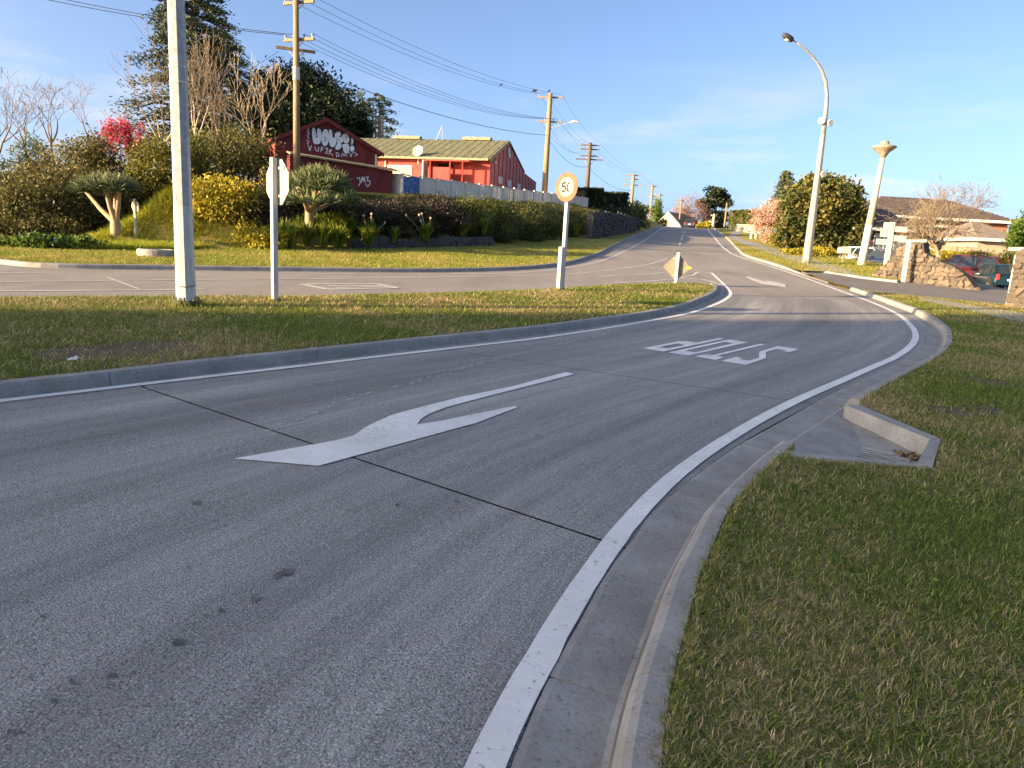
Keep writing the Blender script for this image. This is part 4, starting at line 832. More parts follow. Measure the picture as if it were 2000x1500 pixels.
def stone_wall(label, A, B, top, th, s, single=True, mort=None, name='stone_wall', sink=.3):
    A = Vector((A[0], A[1], 0)); B = Vector((B[0], B[1], 0)); ed = (B-A).normalized(); nrm = Vector((ed.y, -ed.x, 0))
    if nrm.y > 0: nrm = -nrm
    T = [ppt(x, y, A, B) for x, y in top]; ss = [(p-A).dot(ed) for p in T]; zz = [p.z for p in T]
    g = [float(hlot(p.x, p.y)) for p in T]; base = T[0].copy(); base.z = g[0]; t = thing(name, label, 'wall', base)
    poly = T+[Vector((p.x, p.y, gg-sink)) for p, gg in zip(T[::-1], g[::-1])]
    MB().prism(poly, -nrm*th).build('mortar_core', mort or M_mortar, t)
    zlo = min(g)-.1; row = 0; z = zlo; stuffV = []; stuffF = []
    while z < max(zz):
        hgt = s*(.7+.5*rng.random()); x = min(ss)+rng.random()*s*.5
        while x < max(ss):
            w_ = s*(.9+.9*rng.random()); zt = np.interp(x+w_/2, ss, zz); gz = np.interp(x+w_/2, ss, g)
            if z+hgt*.6 < zt and z+hgt > gz-.05:
                p = A+ed*(x+w_/2)+UP*(z+hgt/2)+nrm*(.03*rng.normal())
                sc = (w_*1.05, .22, hgt*1.3); me = stone_me[int(rng.integers(0, len(stone_me)))]; rz = math.atan2(ed.y, ed.x)+rng.normal(0, .08)
                mw = Matrix.Translation(p) @ Matrix.Rotation(rz, 4, 'Z') @ Matrix.Rotation(rng.normal(0, .3), 4, 'Y') @ Matrix.Diagonal((*sc, 1))
                if single:
                    o = bpy.data.objects.new('stone', me); COL.objects.link(o); o.parent = t; o.matrix_local = Matrix.Translation(-ORG[t]) @ mw
                else:
                    k = len(stuffV); stuffV += [mw @ v.co for v in me.vertices]; stuffF += [[k+q for q in f.vertices] for f in me.polygons]
            x += w_*1.02
        z += hgt*.98
    if not single: mk('stones', stuffV, stuffF, mort or M_stone2, t)['kind'] = 'stuff'
    return t
a, b_ = gp(1764, 550, .03), gp(1905, 567, .03)
w1 = stone_wall('sloping field stone wall stepping down beside the driveway cars', a, b_, [(1764, 474), (1803, 474), (1806, 494), (1822, 503), (1840, 512), (1858, 519), (1872, 527), (1888, 541), (1903, 562)], .45, .21)
p0, p1 = ppt(1762, 473, (*a, 0), (*b_, 0)), ppt(1806, 473, (*a, 0), (*b_, 0)); MB().prism([p0+Vector((0, -.06, 0)), p1+Vector((.05, -.06, 0)), p1+Vector((.05, -.06, .12)), p0+Vector((0, -.06, .12))], (.1, .6, 0)).build('cap', M_conc2, w1)
a2 = gp(1700, 541, .12)
stone_wall('low field stone wall end between finger post and gate post', a2+np.array([0, .8]), a+np.array([-.05, .3]), [(1702, 538), (1715, 525), (1735, 512), (1748, 498), (1757, 480), (1762, 476)], .4, .21)
def gatepost(px_, py_, px2, py2, lab):
    b = base3(px_, py_, .05); z = at(px2, py2, b.y).z; t = thing('gate_post', lab, 'gate post', b); MB().abox((b.x, b.y-.06, (b.z-.2+z)/2), .16, .12, z-b.z+.2).build('post', M_white, t)
gatepost(1762, 551, 1775, 472, 'white gate post fixed to the sloping stone wall'); gatepost(1968, 598, 1987, 490, 'white gate post at the right edge of the picture')
a, b_ = gp(1972, 599, .1), gp(2060, 612, .1)
w1 = stone_wall('tall field stone pier at the right edge of the picture', a, b_, [(1986, 490), (2075, 494)], .5, .2)
p0, p1 = ppt(1984, 490, (*a, 0), (*b_, 0)), ppt(2078, 494, (*a, 0), (*b_, 0)); MB().prism([p0+Vector((0, -.06, 0)), p1+Vector((.05, -.06, 0)), p1+Vector((.05, -.06, .12)), p0+Vector((0, -.06, .12))], (.1, .6, 0)).build('cap', M_conc2, w1)
stone_wall('low dark stone retaining wall under the strappy plants', (-7.6, 35.2), (-1.6, 42.7), [(690, 470), (760, 469), (860, 466), (962, 462)], .5, .3, False, M_basalt, 'retaining_wall', .6)
stone_wall('tall dark stone retaining wall below the clipped hedge', (8.6, 66), (13.2, 80), [(1160, 414), (1190, 415), (1215, 418), (1250, 430)], .5, .28, False, M_basalt, 'retaining_wall', .8)
# ---- brown roofed house on the right
M_tile = pm('brown_roof_tiles', (.075, .055, .048), (.125, .095, .08), 1.5, .75, .4, bscale=14); M_brick = pm('orange_brick', (.34, .13, .06), (.44, .2, .1), 8, .8, .3); M_fasc = pm('white_fascia', (.62, .58, .5), (.72, .68, .6), 5, .6, .05); M_gtile = pm('tan_roof_tiles', (.17, .135, .105), (.24, .20, .16), 1.5, .75, .4, bscale=14); M_tim = pm('tan_timber', (.36, .28, .18), (.48, .38, .26), 4, .75, .2)
def hip(t, x0, x1, y0, y1, ez, rz_, rx0, rx1, mat, oh=.5):
    ym = (y0+y1)/2; A = [Vector((x0-oh, y0-oh, ez)), Vector((x1+oh, y0-oh, ez)), Vector((x1+oh, y1+oh, ez)), Vector((x0-oh, y1+oh, ez))]; Rr = [Vector((rx0, ym, rz_)), Vector((rx1, ym, rz_))]
    m = MB(); m.face([A[0], A[1], Rr[1], Rr[0]]); m.face([A[1], A[2], Rr[1]]); m.face([A[2], A[3], Rr[0], Rr[1]]); m.face([A[3], A[0], Rr[0]]); m.face([a-UP*.02 for a in A[::-1]])
    r = m.build('roof', mat, t); n_ = 16
    for k in range(1, n_):                              # tile courses
        f = k/n_; p, q = A[0].lerp(Rr[0], f), A[1].lerp(Rr[1], f); MB().box((p+q)/2+Vector((0, -.02, .03)), (q-p)*.5, (0, .09, .05), (0, -.012, .025)).build('tile_course', mat, r)
    f_ = MB(); f_.abox(((x0+x1)/2, y0-oh-.02, ez-.10), x1-x0+2*oh, .05, .22); f_.build('fascia', M_fasc, t); MB().abox((x1+oh+.02, ym, ez-.1), .05, y1-y0+2*oh, .22).build('fascia', M_fasc, t); MB().abox((x0-oh-.02, ym, ez-.1), .05, y1-y0+2*oh, .22).build('fascia', M_fasc, t)
    return r
def winbox(t, p0, p1, Y, np_=2, mat=None):
    a, b_ = at(*p0, Y), at(*p1, Y); z1, z0 = max(a.z, b_.z), min(a.z, b_.z); w_ = MB().abox(((a.x+b_.x)/2, Y-.03, (z0+z1)/2), b_.x-a.x, .06, z1-z0).build('window', M_fasc, t)
    for k in range(np_):
        xa = a.x+(b_.x-a.x)*(k+.06)/np_; xb = a.x+(b_.x-a.x)*(k+.94)/np_; MB().abox(((xa+xb)/2, Y-.065, (z0+z1)/2), xb-xa, .01, z1-z0-.14).build('pane', mat or M_glass, w_)
pE = at(1844, 426, 62); ez = pE.z
t = thing('brown_roof_house', 'brick house with brown hipped tile roof behind the bare tree', 'house', (37, 62, .6))
xr_ = at(1968, 440, 62).x; xl_ = at(1690, 440, 62).x
MB().abox(((xl_+xr_)/2, 67, (ez-1.2)/2), xr_-xl_, 10, ez+1.0).build('wall', M_brick, t)
hip(t, xl_, xr_, 62, 72, ez, at(1720, 383, 67).z, at(1722, 383, 67).x, at(1842, 392, 67).x, M_tile)
winbox(t, (1890, 437), (1928, 453), 61.98, 3)
y2 = 55.; xa_, xb_ = at(1676, 440, y2).x, at(1770, 440, y2).x; ez2 = at(1720, 446, y2).z
MB().abox(((xa_+xb_)/2, 58.4, (ez2-1)/2), xb_-xa_, 6.8, ez2+1.0).build('wing_wall', pm('dark_brick', (.13, .07, .05), (.2, .11, .08), 8, .8, .3), t)
hip(t, xa_, xb_, 55, 61.8, ez2, at(1710, 407, 58).z, at(1700, 407, 58).x, at(1735, 407, 58).x, M_tile)
winbox(t, (1708, 456), (1762, 492), y2-.02, 3, glassm('blue_glass', (.10, .16, .2), .05))
MB().abox((at(1850, 445, 58).x, 58, at(1850, 445, 58).z), 4.6, 3, .16).build('deck_roof', M_fasc, t)
for px_ in (1805, 1895): q = at(px_, 447, 57); MB().abox((q.x, q.y, q.z/2+.2), .14, .14, q.z-.4).build('deck_post', M_tim, t)
MB().abox((at(1850, 500, 58.5).x, 58.6, 1.4), 5.5, 3., 2.6).build('deck_base', M_tim, t)
t = thing('garage', 'low tan roofed garage beside the brick house', 'garage', (at(1935, 480, 52).x, 54, .6))
gx0, gx1 = at(1912, 465, 52).x, at(1975, 465, 52).x; gz_ = at(1935, 466, 52).z; MB().abox(((gx0+gx1)/2, 55, (gz_)/2), gx1-gx0, 6, gz_).build('wall', M_tim, t); hip(t, gx0, gx1, 52, 58, gz_, at(1950, 436, 55).z, gx0+1, gx1-.6, M_gtile, .4)
q0, q1 = at(1832, 480, 50), at(1946, 482, 50); zl_ = at(1890, 500, 50).z
t = thing('balustrade', 'tan timber balustrade above the parked red car', 'balustrade', (q0.x, 50, zl_))
MB().abox(((q0.x+q1.x)/2, 50, q0.z), q1.x-q0.x, .1, .08).build('rail', M_tim, t); MB().abox(((q0.x+q1.x)/2, 50, zl_), q1.x-q0.x, .1, .08).build('rail', M_tim, t)
for k in range(29):
    x = q0.x+(q1.x-q0.x)*k/28; big = k % 9 == 0; MB().abox((x, 49.95, (q0.z+zl_)/2-(.8 if big else 0)), .14 if big else .085, .06, q0.z-zl_+(1.6 if big else 0)).build('post' if big else 'slat', M_tim, t)
# ---- far gable house at the crest
q = at(1306, 416, 128); t = thing('gable_house', 'small cream gable house at the top of the road', 'house', (q.x, 128, 4.)); a_, b_ = at(1297, 430, 128), at(1326, 450, 128)
d = Vector((.8, -.6, 0)); c_ = Vector((q.x, 128, 0)); hw = 2.4
MB().prism([c_-d*hw+UP*2, c_-d*hw+UP*(q.z-2.2), c_+UP*q.z, c_+d*hw*1.3+UP*(q.z-2.8), c_+d*hw*1.3+UP*2], Vector((.6, .8, 0))*8).build('wall', pm('cream_wall', (.62, .56, .42), (.72, .66, .5), 4, .7, .1), t)
MB().prism([c_-d*(hw+.4)+UP*(q.z-2.5), c_+UP*(q.z+.05), c_+UP*(q.z+.25), c_-d*(hw+.4)+UP*(q.z-2.3)], Vector((.6, .8, 0))*8.4).build('roof', M_fasc, t); MB().prism([c_+UP*(q.z+.05), c_+d*(hw*1.3+.4)+UP*(q.z-3.1), c_+d*(hw*1.3+.4)+UP*(q.z-2.9), c_+UP*(q.z+.25)], Vector((.6, .8, 0))*8.4).build('roof', M_gtile, t)  # left slope coloured white as the sunlit side, right slope tan
MB().box(c_+d*.6+UP*(q.z-3.2)-Vector((.6, .8, 0))*.02, d*.5, Vector((.6, .8, 0))*.03, UP*.5).build('window', M_glass, t)
# ---- railing and small sign boards up the hill
q0, q1 = at(1438, 438, 100), at(1490, 440, 92); t = thing('railing', 'pale metal railing at the top right of the road', 'railing', (q0.x, q0.y, q0.z-1))
MB().tube([q0, q1], .04, 6).build('rail', M_bare, t); MB().tube([q0-UP*1, q1-UP*1], .04, 6).build('rail', M_bare, t)
for k in range(25): p = q0.lerp(q1, k/24); MB().tube([p, p-UP*1.15], .025, 4).build('bar', M_bare, t)
q = at(1447, 441, 95); t = thing('small_sign', 'small white board on a post in front of railing', 'sign', q-UP*1.2); MB().abox(q, .8, .05, .4).build('board', M_white, t); MB().abox(q-UP*.7, .08, .06, 1.4).build('post', M_dark, t)
# posts standing behind the green roof
q = at(738, 275, 84); t = thing('pole_stack', 'cluster of tall thin bare posts with a crossbar behind the roof', 'posts', q)
for x, y in ((716, 206), (729, 200), (734, 212), (740, 230), (744, 228), (748, 232)): p = at(x, y, 84); MB().tube([Vector((p.x, 84, q.z-1.5)), p], .10, 6).build('post', M_tim, t)
MB().tube([at(718, 240, 83.9), at(750, 238, 83.9)], .07, 6).build('crossbar', M_tim, t); MB().tube([at(734, 268, 83.9), at(744, 255, 83.9)], .07, 6).build('brace', M_tim, t)
# ================================================================== vehicles
M_tyre = pm('tyre_rubber', (.015, .015, .015), (.03, .03, .03), 9, .85, .2); M_rim = pm('alloy_rim', (.3, .3, .3), (.4, .4, .4), 9, .4, .1, metal=.6); M_blk = pm('black_trim', (.02, .02, .022), (.035, .035, .04), 9, .6, .1); M_tail = pm('tail_lamp_red', (.5, .03, .02), (.6, .05, .03), 9, .25, .05); M_plate = pm('number_plate', (.7, .7, .68), (.78, .78, .76), 9, .5, .05); M_cg = glassm('car_glass', (.02, .028, .03), .03)
def car(label, loc, rz, Ln, Wd, Ht, col, suv=False, group='cars in the sunken car park'):
    loc = Vector(loc); t = thing('parked_car', label, 'car', loc, group); cs, sn = math.cos(rz), math.sin(rz); hw = Wd/2
    m = NT('car_paint'); v = m.coord('Object'); mp_ = m.done(m.mix(m.noise(v, 3, 4), col, tuple(c*.8 for c in col)), .28, None, .1, .6, **{'Coat Weight': .3, 'Coat Roughness': .06})
    def W(x, y, z): return loc+Vector((x*cs-y*sn, x*sn+y*cs, z))
    zb = .30 if suv else .2; zs = Ht*(.56 if suv else .58)
    secs = [(-Ln/2, zb+.18, zs*.86, .86), (-Ln/2+.08, zb+.05, zs*.97, .95), (-Ln*.33, zb, zs, 1.), (0, zb, zs*.985, 1.), (Ln*.22, zb, zs*.96, 1.), (Ln*.36, zb, zs*.86, .97), (Ln/2-.1, zb+.05, zs*.74, .88), (Ln/2, zb+.16, zs*.62, .76)]
    V = []; Fs = []; nr = 8
    for x, z0, z1, f in secs:
        for y, z in ((-.86, z0), (-1, z0+(z1-z0)*.3), (-.99, z0+(z1-z0)*.78), (-.88, z1), (.88, z1), (.99, z0+(z1-z0)*.78), (1, z0+(z1-z0)*.3), (.86, z0)): V.append(W(x, y*hw*f, z))
    for i in range(len(secs)-1):
        for k in range(nr): Fs.append([i*nr+k, (i+1)*nr+k, (i+1)*nr+(k+1) % nr, i*nr+(k+1) % nr])
    Fs.append(list(range(nr))); Fs.append([(len(secs)-1)*nr+k for k in range(nr)][::-1])
    body = mk('body', V, Fs, mp_, t)
    xr, xrt, xft, xf = (-Ln*.475, -Ln*.43, Ln*.08, Ln*.25) if suv else (-Ln*.47, -Ln*.36, Ln*.06, Ln*.27)
    zc = Ht; hb, ht = hw*.9, hw*.74
    V = [W(xr, -hb, zs-.02), W(xf, -hb, zs-.05), W(xft, -ht, zc-.05), W((xrt+xft)/2, -ht, zc-.02), W(xrt, -ht, zc-.06), W(xr, hb, zs-.02), W(xf, hb, zs-.05), W(xft, ht, zc-.05), W((xrt+xft)/2, ht, zc-.02), W(xrt, ht, zc-.06), W((xrt+xft)/2, 0, zc), W(xrt, 0, zc-.03), W(xft, 0, zc-.03)]
    mk('cabin', V, [[0, 1, 2, 3, 4], [5, 9, 8, 7, 6], [1, 6, 7, 12, 2], [0, 4, 11, 9, 5], [2, 12, 10, 3], [12, 7, 8, 10], [3, 10, 11, 4], [10, 8, 9, 11]], mp_, t)
    def pane(pts, off): return MB().face([W(*p)+off for p in pts]).build('side_window' if abs(pts[0][1]) > .1 and pts[0][1]*pts[1][1] > 0 else 'windscreen', M_cg, t)
    def yy(z): return hb+(ht-hb)*(z-zs)/(zc-zs)
    z0, z1 = zs+.05, zc-.13
    for s in (-1, 1):
        cuts = [(.07, .36), (.40, .68), (.72, .93)] if suv else [(.06, .24), (.28, .6), (.64, .93)]
        for a, b_ in cuts:
            def X(f, z): k = (z-zs)/(zc-zs); return (xr+(xrt-xr)*k)*(1-f)+(xf+(xft-xf)*k)*f
            P = [(X(a, z0), s*yy(z0), z0), (X(b_, z0), s*yy(z0), z0), (X(b_, z1), s*yy(z1), z1), (X(a, z1), s*yy(z1), z1)]
            pane(P if s < 0 else P[::-1], Vector((-sn, cs, 0))*s*.015+UP*.004)
    for xb, xt, sgn_ in ((xr, xrt, -1), (xf, xft, 1)):
        def XX(z): return xb+(xt-xb)*(z-zs)/(zc-zs)
        pane([(XX(z0), -yy(z0)*.86, z0), (XX(z0), yy(z0)*.86, z0), (XX(z1), yy(z1)*.86, z1), (XX(z1), -yy(z1)*.86, z1)], (Vector((cs, sn, 0))*sgn_+UP*.3)*.02)
    wr = .36 if suv else .31
    for x in (-Ln*.31, Ln*.31):
        for s in (-1, 1):
            c_ = W(x, s*(hw-.09), wr); ax = Vector((-sn, cs, 0))*s
            ty = MB().lathe(c_, [(wr*.6, -.1), (wr*.95, -.1), (wr, -.05), (wr, .06), (wr*.94, .1), (wr*.6, .1)], 20, ax).build('tyre', M_tyre, t); MB().lathe(c_, [(wr*.62, .06), (wr*.6, .095), (wr*.2, .07), (.04, .11)], 14, ax).build('rim', M_rim, ty)
            MB().lathe(W(x, s*(hw-.02), wr+.02), [(wr*1.2, -.12), (wr*1.2, .024)], 20, ax).build('wheel_arch', M_blk, t)
    MB().box(W(-Ln/2-.01, 0, zb+.22), Vector((cs, sn, 0))*.06, Vector((-sn, cs, 0))*hw*.88, UP*.11).build('bumper', M_blk if suv else mp_, t)
    for s in (-1, 1): MB().box(W(-Ln/2+.035, s*hw*.80, zs*.86), Vector((cs, sn, 0))*.06, Vector((-sn, cs, 0))*.07, UP*.15).build('tail_lamp', M_tail, t)
    for s in (-1, 1): MB().box(W(Ln*.13, s*(hw+.07), zs+.06), Vector((cs, sn, 0))*.05, Vector((-sn, cs, 0))*.09, UP*.06).build('wing_mirror', mp_, t)
    MB().box(W(-Ln/2-.012, 0, zs*.66), Vector((cs, sn, 0))*.012, Vector((-sn, cs, 0))*.2, UP*.07).build('number_plate', M_plate, t)
    for s in (-1, 1): MB().box(W(Ln/2-.05, s*hw*.6, zs*.62), Vector((cs, sn, 0))*.05, Vector((-sn, cs, 0))*.16, UP*.08).build('headlight', M_plate, t)
    return t
def cl(px_, Y): p = at(px_, 540, Y); return (p.x, Y, float(hlot(p.x, Y))+.035)
car('dark red four wheel drive parked behind the sloping stone wall', cl(1868, 45), R(152), 4.5, 1.85, 1.78, (.085, .006, .012), True)
car('teal blue hatchback showing its rear, rightmost parked car', cl(1946, 42.5), R(78), 4.0, 1.72, 1.48, (.006, .028, .042))
car('white hatchback half hidden behind the grass verge', cl(1652, 54.5), R(165), 4.1, 1.75, 1.52, (.72, .72, .72))
car('dark navy car between saucer lamp and finger post', cl(1714, 51), R(150), 4.3, 1.78, 1.5, (.02, .03, .065))
car('light blue car roof showing behind the red four wheel drive', cl(1838, 50), R(150), 4.2, 1.75, 1.5, (.25, .36, .45))
p = at(1346, 446, 121); car('dark car cresting the top of the hill road', (p.x, 121, float(hlot(p.x, 121))), R(76), 4.3, 1.8, 1.5, (.05, .06, .08), False, 'traffic on the hill road')
# ================================================================== trees and plants
M_bark = pm('grey_bark', (.13, .10, .075), (.24, .19, .14), 6, .9, .4, stretch=(3, 3, .6)); M_pale = pm('pale_bark', (.36, .28, .18), (.52, .42, .29), 6, .85, .3, stretch=(3, 3, .6)); M_twig = pm('brown_twigs', (.15, .115, .08), (.25, .19, .135), 6, .9, .2); M_ptwig = pm('pale_twigs', (.40, .32, .20), (.55, .45, .30), 6, .85, .2); M_dbark = pm('dark_bark', (.05, .04, .03), (.09, .07, .05), 6, .9, .3)
F_cedar = leafm('cedar_needles', (.014, .024, .012), (.032, .05, .024), (.07, .085, .04), .15); F_dark = leafm('macrocarpa_foliage', (.010, .018, .008), (.022, .036, .014), (.05, .066, .025), .12)
F_olive = leafm('olive_scrub', (.05, .05, .014), (.11, .105, .028), (.20, .175, .05), .3); F_brown = leafm('brown_olive_scrub', (.06, .055, .016), (.135, .118, .034), (.24, .195, .065), .3); F_gold = leafm('golden_foliage', (.15, .14, .012), (.34, .29, .022), (.55, .44, .05), .35); F_gg = leafm('golden_green_foliage', (.08, .085, .014), (.18, .17, .03), (.30, .26, .05), .35)
F_green = leafm('fresh_green_leaves', (.035, .07, .010), (.09, .15, .018), (.20, .26, .04), .35); F_wattle = leafm('feathery_green', (.03, .045, .018), (.07, .09, .035), (.13, .145, .06), .3); F_hedge = leafm('bank_shrub_foliage', (.03, .042, .010), (.075, .092, .020), (.17, .17, .04), .25); F_grey = leafm('grey_brown_shrub', (.045, .04, .026), (.095, .085, .055), (.16, .14, .09), .2)
F_mag = leafm('magnolia_leaves', (.032, .046, .011), (.08, .092, .02), (.20, .16, .04), .2); F_pink = leafm('pale_pink_blossom', (.40, .24, .18), (.56, .36, .27), (.70, .50, .38), .3); F_crim = leafm('crimson_blossom', (.32, .02, .05), (.52, .045, .09), (.68, .12, .16), .3); F_drag = leafm('dragon_tree_leaves', (.04, .06, .03), (.11, .14, .06), (.30, .30, .12), .15); F_pinkt = leafm('russet_twig_haze', (.16, .09, .08), (.26, .15, .13), (.36, .22, .17), .2); F_strap = leafm('strap_leaves', (.05, .085, .012), (.13, .18, .022), (.32, .33, .05), .35); F_purp = leafm('dark_purple_shrub', (.022, .018, .014), (.05, .04, .028), (.09, .07, .045), .15)
def blobs_px(L_, Y):
    """ellipsoids from traced outlines: (px, py, rx, rz[, dY, ry])"""
    out = []
    for b in L_:
        y = Y+(b[4] if len(b) > 4 else 0); c = at(b[0], b[1], y); s = y/1387
        out.append((c.x, c.y, c.z, b[2]*s, (b[5] if len(b) > 5 else (b[2]+b[3])/2*s), b[3]*s))
    return out
def shrub(name, label, cat, L_, Y, mat, n, lf, group=None, asp=.45, nclump=46, cr=.26, stem=True, axis=None, shell=(.45, 1.)):
    B = blobs_px(L_, Y); x = np.mean([b[0] for b in B]); y = np.mean([b[1] for b in B]); gz = float(hz(x, y)); lo = min(b[2]-b[5] for b in B)
    t = thing(name, label, cat, (x, y, min(gz, lo) if cat != 'shrub' else gz), group)
    P, Q = clumps(B, n, nclump, cr, shell)
    P[:, 2] = np.maximum(P[:, 2], hz(P[:, 0], P[:, 1])+.03)
    leaves('foliage', P, lf, lf*asp, mat, t, Q, axis)
    m = MB(); k = 0
    for b in B:
        c = Vector(b[:3]); f = Vector((x+(b[0]-x)*.3, y+(b[1]-y)*.3, gz-.1))
        for _ in range(4): e = c+Vector(rng.normal(0, .45, 3))*min(b[3], b[5]); m.tube([f, f.lerp(e, .5)+Vector(rng.normal(0, .06, 3)), e], [.05*max(b[3], .5), .03*max(b[3], .5), .008], 5, False)
    m.build('stems', M_dbark, t)
    return t
# ---- big cedar behind the mast
def conifer(name, label, px_, ybase, ytop, Y, rpx, mat, nb, per, lf, droop=.25, flat=.5, gap=0., power=.85, group=None, tr=.35):
    tp = at(px_, ytop, Y); gz = float(hz(tp.x, Y)); b = Vector((tp.x, Y, gz)); H_ = tp.z-gz; Rr = rpx/1387*Y; lo = max(.08, (at(px_, ybase, Y).z-gz)/H_)
    t = thing(name, label, 'tree', b, group); MB().tube([b-UP*.3, b+UP*H_*.5, tp], [tr, tr*.6, .04], 8).build('trunk', M_dbark, t, True)
    C = []; Q = []; m = MB()
    for i in range(nb):
        f = lo+(1-lo)*((i+rng.random())/nb)**.95; az = i*2.399+rng.normal(0, .25); L_ = Rr*(1-f)**power*(.75+.45*rng.random())+.35; z = gz+H_*f
        d = np.array([math.cos(az), math.sin(az), 0]); s = np.sqrt(rng.random(per))*(1-gap)+gap; cv = rng.random()
        wob = rng.normal(0, 1, (per, 3))*np.array([.07*L_+.08, .07*L_+.08, .03*L_+.05])
        p = np.array([b.x, b.y, z])+d*(s*L_)[:, None]+wob*(.35+s)[:, None]; p[:, 2] += .10*L_*np.sin(s*3)-droop*L_*s*s
        C.append(p); Q.append(np.full(per, cv*.6+.2)+.2*s)
        e = b+UP*(z-gz); m.tube([e, e+Vector(d)*L_*.55+UP*(.06*L_-droop*L_*.3), e+Vector(d)*L_*.95-UP*droop*L_*.85], [.025*L_+.02, .012*L_+.01, .006], 4, False)
    m.build('branches', M_dbark, t); leaves('crown', np.concatenate(C), lf, lf*.28, mat, t, np.concatenate(Q), None, 1, flat)
    return t
conifer('cedar_tree', 'towering dark cedar behind the lighting mast', 372, 290, -75, 76, 135, F_cedar, 100, 270, .44, .22, .6, .08, .6, tr=.5)
conifer('cedar_tree', 'dark cedar behind the pale bare tree, left of shed', 430, 300, 60, 86, 90, F_cedar, 64, 280, .36, .2, .55, .1, .5, tr=.4)
shrub('macrocarpa_tree', 'broad black green macrocarpa behind the graffiti shed', 'tree', [(600, 230, 75, 85), (665, 240, 50, 65), (540, 215, 55, 70), (690, 262, 30, 40), (575, 165, 45, 35)], 80, F_dark, 34000, .46, nclump=120, cr=.16)
conifer('cypress_tree', 'thin ragged conifer right of the macrocarpa', 742, 275, 185, 92, 42, F_wattle, 34, 60, .4, .15, .4, .25, .35, tr=.2)
shrub('grey_tree', 'pale wispy tree top between macrocarpa and thin conifer', 'tree', [(700, 205, 20, 25), (712, 225, 18, 22)], 90, F_wattle, 1300, .3, cr=.2)
M_rb = pm('tan_bark', (.17, .135, .085), (.27, .215, .14), 6, .85, .2)
# ---- bare trees
def bt(label, px_, py_, Y, ytop, r, mat, tw, **k):
    p = at(px_, py_, Y); gz = float(hz(p.x, Y)); b = Vector((p.x, Y, min(gz, p.z))); H_ = at(px_, ytop, Y).z-b.z
    return bare_tree('bare_tree', label, b, H_, r, mat, tw, 'leafless trees', **k)
bt('pale leafless tree standing left of the graffiti shed', 510, 315, 46, 105, .17, M_pale, M_ptwig, depth=5, spread=.4, trop=.07, n0=4, kids=(2, 3), trunk=.32, ratio=.74)
for lab, a in (('tall tan leafless tree just right of the mast', (398, 380, 44, 30)), ('tall tan leafless tree just left of the mast', (318, 380, 45, 60)), ('tan leafless tree right of mast with reddish twigs', (432, 360, 45, 110))):
    bt(lab, *a, .13, M_pale, M_twig, depth=5, spread=.36, trop=.13, n0=4, kids=(2, 3), trunk=.24, ratio=.76)
for lab, a in (('grey leafless tree at the left picture edge', (15, 400, 36, 140)), ('grey leafless tree with curving limbs, far left', (110, 340, 46, 150)), ('grey leafless tree behind the crimson blossom', (180, 330, 50, 160)), ('spreading grey leafless tree second from left', (60, 340, 44, 170))):
    bt(lab, *a, .13, M_bark, M_bark, depth=5, spread=.5, trop=.06, n0=4, kids=(2, 3), trunk=.26, ratio=.72)
bt('large pale leafless tree behind the sloping stone wall', 1832, 545, 42, 338, .24, M_rb, M_rb, depth=6, spread=.72, trop=.035, n0=7, kids=(2, 4), trunk=.17, ratio=.8, jitter=.13)
# ---- crimson blossom tree
p = at(245, 420, 40); b = Vector((p.x, 40, float(hz(p.x, 40)))); H_ = at(245, 225, 40).z-b.z
t, P_ = bare_tree('blossom_tree', 'crimson blossom tree above the scrub left of the mast', b, H_, .1, M_bark, M_bark, None, depth=5, spread=.62, trop=.1, n0=6, kids=(2, 4), trunk=.22, ratio=.74)
C = np.array([tuple(q) for pts, rr, dep in P_ if dep <= 3 for q in pts]); C = C[rng.integers(0, len(C), 5200)]+rng.normal(0, .07, (5200, 3)); leaves('blossom', C, .11, .085, F_crim, t)
